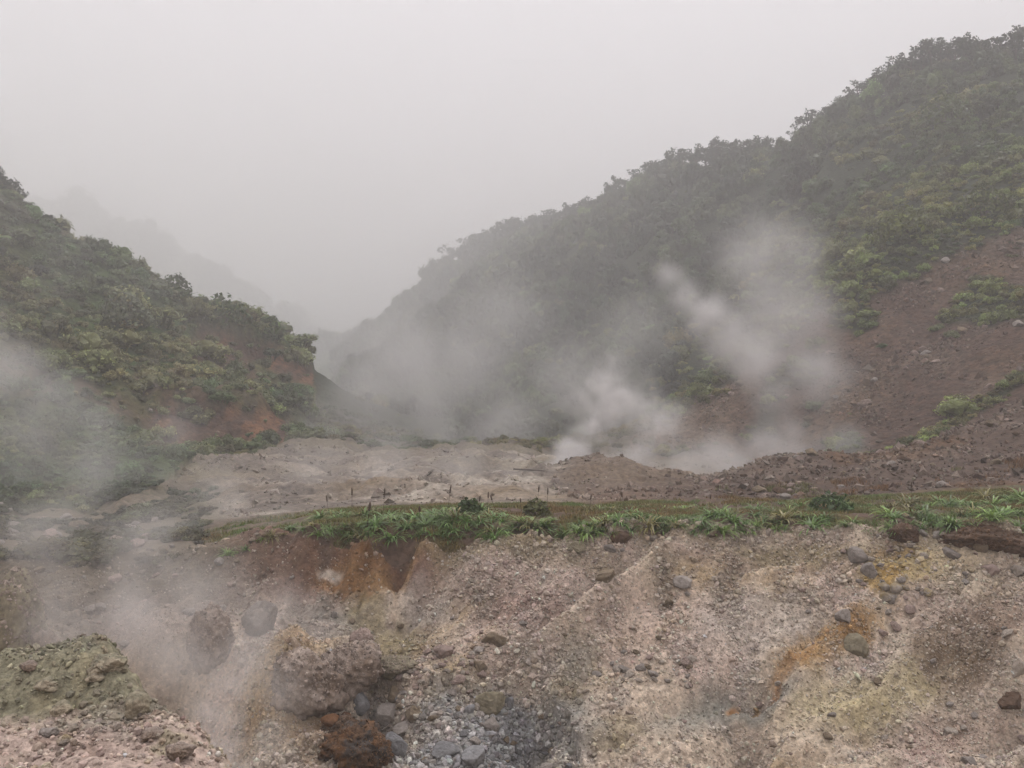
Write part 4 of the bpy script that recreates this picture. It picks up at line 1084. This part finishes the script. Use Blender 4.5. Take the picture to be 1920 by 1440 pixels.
order_labels(LT, 'small dark tree', 'on the skyline of the left hill')
def shrub(u, v, wpx, hpx, base, label, seed, leaf, Ymin=9, n=260, name='shrub', cat='shrub'):
    r = np.random.default_rng(seed)
    p = survey(u, v, Ymin)
    s = p.y / F
    sx, hz = wpx * s / 2, hpx * s
    e = obj(name, None, None, p)
    tag(e, label, cat)
    V_, F_ = [], []
    for k in range(7):
        a = r.uniform(0, 6.28); ln = sx * r.uniform(.4, .8)
        q = (math.cos(a) * ln, math.sin(a) * ln, hz * r.uniform(.5, .85)); w = .02 * hz
        o_ = len(V_)
        V_ += [(w, 0, -.05), (-w, w, -.05), (-w, -w, -.05), (q[0], q[1], q[2])]
        F_ += [(o_, o_ + 1, o_ + 3), (o_ + 1, o_ + 2, o_ + 3), (o_ + 2, o_, o_ + 3)]
    obj('stem', mesh_np('stem', V_, F_, None, False, M_bark), e)
    d_ = r.normal(size=(n, 3)); d_[:, 2] = np.abs(d_[:, 2]); d_ /= np.linalg.norm(d_, axis=1)[:, None]
    lob = 1 + .35 * fbm(d_ * 2.2 + seed, seed, 2)
    c = d_ * (r.uniform(.5, 1, size=n) ** .5 * lob)[:, None] * np.array([sx, sx, hz])
    nn = d_ + .6 * r.normal(size=d_.shape); nn /= np.linalg.norm(nn, axis=1)[:, None]
    cc = base[None] * np.exp(.3 * r.normal(size=(n, 1)))
    vv, f, cl = cards(c, leaf * r.uniform(.7, 1.3, size=n), nn, cc, r)
    obj('foliage', mesh_np('foliage', vv, f, cl, False, M_leaf), e)
    return e
shrub(238, 612, 100, 62, C(.15, .17, .10), 'pale silvery-leaved shrub in the middle of the left hillside', 401, .2, 30, 500)
shrub(330, 560, 60, 40, C(.06, .09, .028), 'green bush on the left hill skyline above the pale shrub', 402, .2, 40)
shrub(420, 625, 90, 50, C(.065, .10, .028), 'bright green bush on the hill shoulder above the bare bank', 403, .22, 40, 320)
shrub(505, 655, 52, 30, C(.10, .15, .05), 'dark green bush at the tip of the left hill', 404, .22, 40, 320)
shrub(1690, 450, 110, 60, C(.11, .13, .03), 'yellow-green bush at the top of the bare red slope', 405, .2, 40, 420)
shrub(1840, 410, 110, 56, C(.085, .11, .028), 'leafy bush above the bare slope near the right edge', 406, .2, 40, 420)
shrub(1770, 250, 120, 70, C(.085, .115, .03), 'rounded green bush high on the right hillside', 407, .3, 50, 420)

# ------------------------------------------------------------------ turf on the terrace
M_blade = leaf_mat('blades', None, .22, .38, .3, .45)
def blade_clump(name, seed, n, ln, w, droop, base, spread=1.):
    """strap leaves arching out of one crown"""
    r = np.random.default_rng(seed)
    V_, F_, C_ = [], [], []
    for k in range(n):
        a = r.uniform(0, 6.283); L = ln * r.uniform(.55, 1.1); el = r.uniform(.35, 1.35); ww = w * r.uniform(.7, 1.2)
        d_ = np.array([math.cos(a), math.sin(a), 0]); sd = np.array([-d_[1], d_[0], 0])
        p_ = d_ * r.uniform(0, .12) * ln * spread + np.array([0, 0, -.03])
        c = base * math.exp(.25 * r.normal()); o_ = len(V_)
        seg = 4
        for i in range(seg + 1):
            wd = ww * (.7, 1., .9, .6, .05)[i]
            V_ += [p_ - sd * wd, p_ + sd * wd]; C_ += [c, c]
            if i: F_.append((o_ + 2 * i - 2, o_ + 2 * i - 1, o_ + 2 * i + 1, o_ + 2 * i))
            p_ = p_ + (d_ * math.cos(el) + np.array([0, 0, math.sin(el)])) * L / seg
            el -= droop * r.uniform(.6, 1.2)
    return mesh_np(name, V_, F_, np.array(C_), True, M_blade)
G1, G2, G3 = C(.145, .25, .06), C(.20, .30, .08), C(.25, .22, .08)
CL = [blade_clump('grass_clump', 500 + k, 64, .27, .0095, .5, (G1, G2, G1, G3, G2, G1)[k]) for k in range(6)]
CS = [blade_clump('grass_clump', 520 + k, 48, .18, .0075, .45, (G2, G1, G3)[k % 3]) for k in range(5)]
def clump(u, v, s, me, label, group=None, name='grass_clump'):
    p = survey(u, v, 15.5)
    o = obj(name, me, None, (p.x, p.y, p.z), (0, 0, random.uniform(0, 6.28)), (s * 1.65 * random.uniform(.85, 1.15), s * 1.65, s * 1.6 * random.uniform(.75, 1.1)))
    return tag(o, label, 'plant', group)
clump(735, 1012, 1.15, CL[0], 'big arching strap-leaved clump hanging over the rusty wall')
clump(1060, 1008, 1.1, CL[1], 'round strap-leaved clump alone beside the bare soil')
clump(1520, 990, 1.05, CL[2], 'tall strap-leaved clump at the turf edge right of centre')
# front row along the lip, then rows behind: every clump its own plant
def row(u0, u1, step, v0, v1, s0, s1, mes, label, group, skip=()):
    u = u0
    made = []
    while u < u1:
        if not any(a < u < b for a, b in skip):
            t = (u - u0) / (u1 - u0)
            made.append(clump(u + random.uniform(-3, 3), v0 + (v1 - v0) * t + random.uniform(-10, 8), random.uniform(s0 * .55, s1 * 1.1), random.choice(mes), label, group))
        u += step * random.uniform(.7, 1.3)
    what, where = label.split('|')
    order_labels(made, what.strip(), where.strip())
row(600, 960, 12, 1000, 1008, .6, 1.05, CL + CS, 'strap-leaved clump | on the lip above the rusty wall', 'clumps on the lip above the rusty wall', [(715, 755)])
row(620, 1000, 15, 983, 981, .7, 1.0, CL, 'clump | in the second row of the left turf', 'clumps in the second row of the left turf')
row(600, 960, 14, 972, 968, .8, 1.1, CL, 'dense clump | at the back of the left turf', 'clumps at the back of the left turf')
row(960, 1040, 14, 985, 985, .7, 1., CL, 'clump | just left of the round clump by bare soil', 'clumps left of the round clump')
row(1085, 1500, 12, 997, 991, .6, 1., CL + CS, 'strap-leaved clump | along the front of the middle turf', 'clumps along the front of the middle turf')
row(1085, 1560, 15, 980, 974, .75, 1.05, CL + CS[:2], 'green clump | within the middle turf', 'clumps within the middle turf')
row(1540, 1680, 20, 990, 986, .6, .9, CL + CS, 'small clump | beside the wet soil patch on the terrace', 'clumps beside the wet soil')
row(1690, 1960, 15, 992, 1000, .7, 1., CL + CS, 'strap-leaved clump | along the front of the right turf', 'clumps along the front of the right turf', [(1830, 1900)])
row(1670, 1960, 15, 974, 968, .8, 1.1, CL, 'strap-leaved clump | within the right turf', 'clumps within the right turf')
row(1100, 1700, 17, 962, 950, .7, 1.05, CL + CS, 'small clump | at the back of the middle turf', 'clumps at the back of the middle turf')
row(1700, 1960, 16, 952, 938, .8, 1.2, CL, 'strap-leaved clump | at the back of the right turf', 'clumps at the back of the right turf')
row(430, 590, 17, 1034, 988, .45, .75, CL + CS, 'steam-dimmed clump | trailing down beyond the turf tip', 'clumps trailing down on the left')
shrub(880, 966, 44, 30, C(.055, .10, .025), 'dark round bushy plant standing above the turf left of centre', 411, .06, 16, 260, 'bushy_plant', 'plant')
shrub(1005, 966, 52, 32, C(.10, .11, .03), 'yellowish bushy plant standing above the turf in the middle', 412, .055, 16, 260, 'bushy_plant', 'plant')
shrub(1555, 960, 80, 34, C(.055, .105, .028), 'dark green bushy plant at the back of the turf', 413, .06, 16, 300, 'bushy_plant', 'plant')
# short grass and moss between the clumps: nobody could count it
def short_grass(name, n, weight, h, label, seed, ca, cb, sc):
    r = np.random.default_rng(seed)
    p, _, k = pick(n, weight)
    nb = 3
    a = r.uniform(0, 6.283, size=(n, nb)); L = h * r.uniform(.5, 1.3, size=(n, nb)); t = r.uniform(.2, .9, size=(n, nb))
    base = p[:, None] + np.stack([.04 * r.normal(size=(n, nb)), .04 * r.normal(size=(n, nb)), np.full((n, nb), -.01)], 2)
    tip = base + np.stack([np.cos(a) * L * t, np.sin(a) * L * t, L], 2)
    sd = np.stack([-np.sin(a), np.cos(a), np.zeros_like(a)], 2) * .009
    v = np.stack([base - sd, base + sd, tip], 2).reshape(-1, 3)
    f = np.arange(n * nb * 3).reshape(-1, 3)
    c = veg_colour(p, ca, cb, seed, sc)[:, None] * np.exp(.3 * r.normal(size=(n, nb, 1)))
    return tag(obj(name, mesh_np(name, v, f, np.repeat(c.reshape(-1, 3), 3, 0), False, M_blade)), label, 'grass', None, 'stuff')
bald = sstep(.9, .5, np.hypot((U - 1010) / 70, (V - 1003) / 14)) + sstep(.9, .5, np.hypot((U - 1640) / 70, (V - 978) / 14)) + sstep(1, .5, np.hypot((U - 1000) / 40, (V - 976) / 10))
wt_ = ((REG == 3) & (Y < 21.8)) * np.where(U > 585, 1., .45 * sstep(-.1, .3, nB)).astype(float) * sstep(-.35, .15, nA + .5 * nB) * np.clip(1 - bald, 0, 1)
short_grass('short_grass', 34000, wt_ * sstep(-.4, .2, nB + nA), .075, 'short green and rusty grass between the clumps on the terrace', 95, C(.12, .19, .045), C(.22, .14, .055), .7)
short_grass('sparse_grass', 3000, ((REG == 5) & (Y < 26)).astype(float) * sstep(0, .4, nA), .12, 'thin rusty grass at the foot of the rubble ridge', 96, C(.12, .12, .04), C(.17, .09, .04), 1.)
# dead flower stalks
M_stalk = earth_mat('dead_stalk', 10, .2, .01, .9, .2, 20, False, (.085, .055, .04))
def stalk(u, vtop, vbase, label, tilt=0., thick=1., Ymin=16.3):
    p = survey(u, vbase, Ymin)
    h = (vbase - vtop) / F * p.y * random.uniform(.8, 1.)
    e = obj('flower_stalk', None, None, p, (random.uniform(-.15, .15), tilt + random.uniform(-.16, .16), 0))
    tag(e, label, 'stalk', None)
    def tub(name, zs, rs, bend):
        V_, F_ = [], []
        for i, (z, r_) in enumerate(zip(zs, rs)):
            for a in range(5):
                V_.append((r_ * math.cos(a * 1.2566) + bend * (z / h) ** 2, r_ * math.sin(a * 1.2566), z))
            if i:
                F_ += [((i - 1) * 5 + a, (i - 1) * 5 + (a + 1) % 5, i * 5 + (a + 1) % 5, i * 5 + a) for a in range(5)]
        obj(name, mesh_np(name, V_, F_, None, True, M_stalk), e)
    bd = random.uniform(-.03, .03)
    tub('stem', np.linspace(-.05, h * .72, 5), np.linspace(.0042, .0028, 5) * thick, bd)
    zz = np.linspace(h * .70, h, 9)
    tub('seed_head', zz, [.007, .017, .013, .019, .013, .018, .012, .012, .002] * np.array(thick), bd)
stalk(687, 942, 1000, 'thickest dark seed stalk standing above the left turf', .05, 1.6)
stalk(719, 903, 962, 'tall thin seed stalk against the mud left of centre')
stalk(660, 908, 965, 'faint seed stalk at the left behind the turf tip')
stalk(617, 925, 970, 'leftmost short seed stalk above the turf tip')
stalk(839, 905, 962, 'tall seed stalk rising left of the dark bushy plant')
stalk(788, 943, 985, 'dark stalk with a heavy head in front of the left turf', -.05, 1.4)
stalk(897, 925, 965, 'short seed stalk just right of the dark bushy plant', .15)
stalk(913, 918, 962, 'seed stalk second to the right of the dark bushy plant')
stalk(930, 925, 962, 'seed stalk leaning left among three in the centre', -.2)
stalk(978, 930, 962, 'thin seed stalk left of the yellowish bushy plant')
stalk(1008, 905, 955, 'tall pale-tipped seed stalk above the yellowish bushy plant', .1)
stalk(1027, 905, 958, 'tall dark seed stalk right of the yellowish bushy plant', .05)
stalk(1106, 925, 962, 'bare seed stalk before the mound')
stalk(1172, 915, 958, 'thin leaning seed stalk on the mound\'s right', -.25)
stalk(1330, 925, 955, 'faint seed stalk before the rubble ridge')
stalk(1710, 900, 940, 'brown stalk at the foot of the rubble ridge', .05)
# dead branch lying on the mud
p = survey(990, 886, 25)
brv = []
n_ = 9
V_, F_ = [], []
for i in range(n_):
    t = i / (n_ - 1)
    for a in range(6):
        rr = .035 * (1 - .5 * t) * (1 + .2 * math.sin(5 * i))
        V_.append((-.45 + .95 * t, .05 * math.sin(3 * t) + rr * math.cos(a * 1.047), .05 - .06 * t + rr * math.sin(a * 1.047)))
    if i:
        F_ += [((i - 1) * 6 + a, (i - 1) * 6 + (a + 1) % 6, i * 6 + (a + 1) % 6, i * 6 + a) for a in range(6)]
F_ += []
tag(obj('dead_branch', mesh_np('dead_branch', V_, F_, None, True, M_bark), None, (p.x, p.y, p.z + .05)), 'grey dead branch lying on the pale mud by the vent', 'branch')

# ------------------------------------------------------------------ fog: one even body of air round everything
def vol_mat(name, color, density, aniso, attr=False):
    m, nt, out = new_mat(name)
    pv = nd(nt, 'ShaderNodeVolumePrincipled')
    pv.inputs['Color'].default_value = (*color, 1)
    pv.inputs['Anisotropy'].default_value = aniso
    if attr:
        pv.inputs['Density'].default_value = density
        pv.inputs['Density Attribute'].default_value = 'density'
    else:
        pv.inputs['Density Attribute'].default_value = ''
        pv.inputs['Density'].default_value = density
    nt.links.new(pv.outputs[0], out.inputs['Volume'])
    return m
HX, HY0, HY1, HZ0, HZ1 = 1550, -950, 1650, -15, 250
hv = [(x, y, z) for z in (HZ0, HZ1) for y in (HY0, HY1) for x in (-HX, HX)]
hf = [(0, 2, 3, 1), (4, 5, 7, 6), (0, 1, 5, 4), (2, 6, 7, 3), (0, 4, 6, 2), (1, 3, 7, 5)]
M_haze = vol_mat('fog', (.985, .972, .966), .0032, .0)
tag(obj('haze', mesh_np('haze', hv, hf, None, False, M_haze)), 'pale fog filling the valley', 'fog', None, 'stuff')

# ------------------------------------------------------------------ steam: volumes grown as density grids
def steam(name, blobs, density, label, vox=64, nscale=.6, warp=.8, thr=(.36, .66), floor_=0.0, seed=0., color=(.98, .96, .95)):
    """blobs: (u, v, Y, radius in pixels, strength) along the plume"""
    bl = []
    for u, v, Yc, rp, st in blobs:
        s = Yc / F
        bl.append(((u - 960) * s, Yc, (720 - v) * s, rp * s, st))
    lo = np.array([[b[k] - b[3] * 1.05 for k in range(3)] for b in bl]).min(0)
    hi = np.array([[b[k] + b[3] * 1.05 for k in range(3)] for b in bl]).max(0)
    pad = warp * .5
    lo -= pad; hi += pad
    ext = hi - lo
    step = ext.max() / vox
    res = np.maximum((ext / step).astype(int), 8)
    ng = bpy.data.node_groups.new(name, 'GeometryNodeTree')
    ng.interface.new_socket('Geometry', in_out='OUTPUT', socket_type='NodeSocketGeometry')
    nn = ng.nodes; lk = ng.links
    go = nn.new('NodeGroupOutput')
    vc = nn.new('GeometryNodeVolumeCube')
    vc.inputs['Min'].default_value = lo; vc.inputs['Max'].default_value = hi
    for ax, k in zip('XYZ', range(3)):
        vc.inputs['Resolution ' + ax].default_value = int(res[k])
    ps = nn.new('GeometryNodeInputPosition')
    nz = nn.new('ShaderNodeTexNoise'); nz.noise_dimensions = '4D'
    nz.inputs['Scale'].default_value = nscale * .7; nz.inputs['Detail'].default_value = 4; nz.inputs['W'].default_value = seed
    lk.new(ps.outputs[0], nz.inputs['Vector'])
    sb = nn.new('ShaderNodeVectorMath'); sb.operation = 'SUBTRACT'; sb.inputs[1].default_value = (.5, .5, .5)
    lk.new(nz.outputs['Color'], sb.inputs[0])
    sc_ = nn.new('ShaderNodeVectorMath'); sc_.operation = 'SCALE'; sc_.inputs['Scale'].default_value = warp * 2
    lk.new(sb.outputs[0], sc_.inputs[0])
    ad = nn.new('ShaderNodeVectorMath'); ad.operation = 'ADD'
    lk.new(ps.outputs[0], ad.inputs[0]); lk.new(sc_.outputs[0], ad.inputs[1])
    acc = None
    for b in bl:
        ds = nn.new('ShaderNodeVectorMath'); ds.operation = 'DISTANCE'; ds.inputs[1].default_value = b[:3]
        lk.new(ad.outputs[0], ds.inputs[0])
        mr = nn.new('ShaderNodeMapRange'); mr.interpolation_type = 'SMOOTHSTEP'
        mr.inputs['From Min'].default_value = 0; mr.inputs['From Max'].default_value = b[3]
        mr.inputs['To Min'].default_value = b[4]; mr.inputs['To Max'].default_value = 0
        lk.new(ds.outputs['Value'], mr.inputs['Value'])
        if acc is None: acc = mr.outputs[0]
        else:
            m_ = nn.new('ShaderNodeMath'); m_.operation = 'MAXIMUM'
            lk.new(acc, m_.inputs[0]); lk.new(mr.outputs[0], m_.inputs[1]); acc = m_.outputs[0]
    n2_ = nn.new('ShaderNodeTexNoise'); n2_.noise_dimensions = '4D'
    n2_.inputs['Scale'].default_value = nscale; n2_.inputs['Detail'].default_value = 5; n2_.inputs['Roughness'].default_value = .6; n2_.inputs['W'].default_value = seed + 5
    lk.new(ad.outputs[0], n2_.inputs['Vector'])
    m3_ = nn.new('ShaderNodeMapRange')
    m3_.inputs['From Min'].default_value = thr[0]; m3_.inputs['From Max'].default_value = thr[1]
    m3_.inputs['To Min'].default_value = floor_; m3_.inputs['To Max'].default_value = 1
    lk.new(n2_.outputs[0], m3_.inputs['Value'])
    pw_ = nn.new('ShaderNodeMath'); pw_.operation = 'POWER'; pw_.inputs[1].default_value = 1.7
    lk.new(acc, pw_.inputs[0]); acc = pw_.outputs[0]
    ml_ = nn.new('ShaderNodeMath'); ml_.operation = 'MULTIPLY'
    lk.new(acc, ml_.inputs[0]); lk.new(m3_.outputs[0], ml_.inputs[1])
    lk.new(ml_.outputs[0], vc.inputs['Density'])
    mt = vol_mat(name, color, density, .1, True)
    sm = nn.new('GeometryNodeSetMaterial'); sm.inputs['Material'].default_value = mt
    lk.new(vc.outputs[0], sm.inputs['Geometry'])
    lk.new(sm.outputs[0], go.inputs[0])
    me = bpy.data.meshes.new(name)
    me.materials.append(mt)
    o = obj(name, me)
    md = o.modifiers.new('steam', 'NODES'); md.node_group = ng
    return tag(o, label, 'steam', None, 'stuff')

steam('steam_plume', [(1000, 928, 31.5, 34, .7), (1030, 914, 33, 44, 1), (1060, 885, 33, 60, 1.25), (1090, 850, 34, 74, 1.3), (1125, 808, 34.5, 80, .9), (1145, 760, 35, 74, .75), (1135, 712, 36, 62, .65), (1150, 680, 36, 50, .5), (1195, 745, 36, 76, .6), (1235, 800, 37, 90, .6), (1185, 850, 36, 80, .7), (1090, 760, 36, 70, .5)], 4.2,
      'bright white steam plume rising from the vent beside the mound', 96, 1.1, 1.0, (.38, .72), seed=1)
steam('steam_plume', [(1500, 850, 41, 50, .7), (1485, 800, 42, 62, .7), (1445, 740, 43, 76, .8), (1405, 680, 44, 84, .95), (1370, 640, 45, 80, 1.05), (1330, 595, 46, 72, 1.05), (1285, 555, 47, 60, .95), (1245, 525, 48, 48, .9), (1470, 600, 47, 150, .6), (1440, 480, 49, 150, .5), (1530, 700, 44, 120, .6), (1440, 850, 39, 90, .9), (1350, 870, 38, 95, 1), (1270, 880, 37, 80, .95), (1190, 870, 37, 70, .8), (1560, 840, 40, 90, .7)], 1.7,
      'long grey-white steam plume slanting up left before the right hillside', 96, .5, 1.2, (.35, .70), seed=2, floor_=.16)
steam('steam_veil', [(830, 830, 58, 70, 1), (800, 780, 60, 130, .85), (760, 690, 64, 170, .8), (870, 680, 64, 160, .75), (680, 760, 62, 140, .8), (950, 790, 60, 150, .85), (1060, 700, 62, 150, .7), (620, 840, 56, 120, .8), (1180, 640, 64, 150, .6), (960, 590, 68, 150, .55), (1120, 800, 60, 130, .75), (720, 860, 54, 110, .75)], .40,
      'broad veil of steam drifting before the foot of the wooded hill', 72, .16, 3.5, (.34, .68), seed=3, floor_=.35)
steam('steam_veil', [(-40, 640, 31, 130, .95), (40, 700, 31, 130, 1), (110, 760, 31, 115, .9), (190, 820, 31, 100, .8), (260, 860, 31, 85, .7), (310, 890, 31, 65, .7), (60, 820, 30, 150, .75), (-40, 780, 30, 150, .8), (20, 900, 29, 130, .6), (160, 900, 28, 120, .6), (330, 800, 33, 120, .5)], .8,
      'steam drifting down across the foot of the left hill', 72, .4, 1.6, (.34, .7), seed=4, floor_=.3)
steam('steam_veil', [(560, 890, 26, 130, .8), (700, 880, 27, 130, .8), (850, 880, 28, 110, .75), (960, 895, 28, 95, .7), (430, 940, 22, 130, .85), (300, 980, 20, 130, .85), (180, 960, 20, 130, .8), (520, 960, 20, 80, .7)], .5,
      'low mist hanging over the pale mud flat behind the turf', 64, .5, 1.2, (.34, .68), seed=5, floor_=.35)
steam('steam_veil', [(120, 1160, 13.8, 150, .9), (250, 1150, 14, 150, 1), (380, 1110, 14.4, 150, .9), (480, 1180, 13.9, 125, .9), (330, 1230, 13.2, 140, 1), (60, 1080, 14.4, 140, .75), (250, 1030, 15.6, 140, .8), (440, 1270, 12.8, 120, .9), (600, 1190, 14.4, 90, .75), (60, 980, 17, 150, .7), (540, 1110, 15.2, 90, .6)], 1.1,
      'steam filling the hollow left of the rusty bank', 72, .8, .7, (.33, .7), seed=6, floor_=.35)
steam('steam_plume', [(430, 1460, 9.6, 85, 1), (410, 1400, 9.8, 92, 1), (400, 1340, 10.0, 92, .95), (420, 1280, 10.3, 95, .85), (470, 1230, 10.6, 95, .7), (360, 1240, 10.4, 85, .7), (540, 1290, 10.6, 95, .6), (500, 1390, 10.0, 85, .7)], 2.0,
      'steam rising between the foreground ledge and the crumbling outcrop', 72, 1.3, .45, (.33, .7), seed=7, floor_=.25)
steam('steam_veil', [(-20, 400, 50, 200, .9), (120, 450, 52, 190, .9), (260, 520, 55, 180, .8), (60, 560, 47, 180, .8), (380, 600, 60, 150, .6), (-60, 280, 54, 200, .9)], .05,
      'thin mist drifting over the upper left hillside', 48, .12, 3., (.3, .7), seed=8, floor_=.4)
steam('steam_veil', [(700, 590, 230, 150, .9), (800, 530, 230, 160, .9), (900, 450, 215, 150, .7), (640, 640, 240, 130, .9), (780, 640, 200, 150, .8), (1020, 400, 200, 120, .5)], .016,
      'mist dimming the far end of the wooded ridge', 48, .03, 10., (.3, .7), seed=9, floor_=.4)
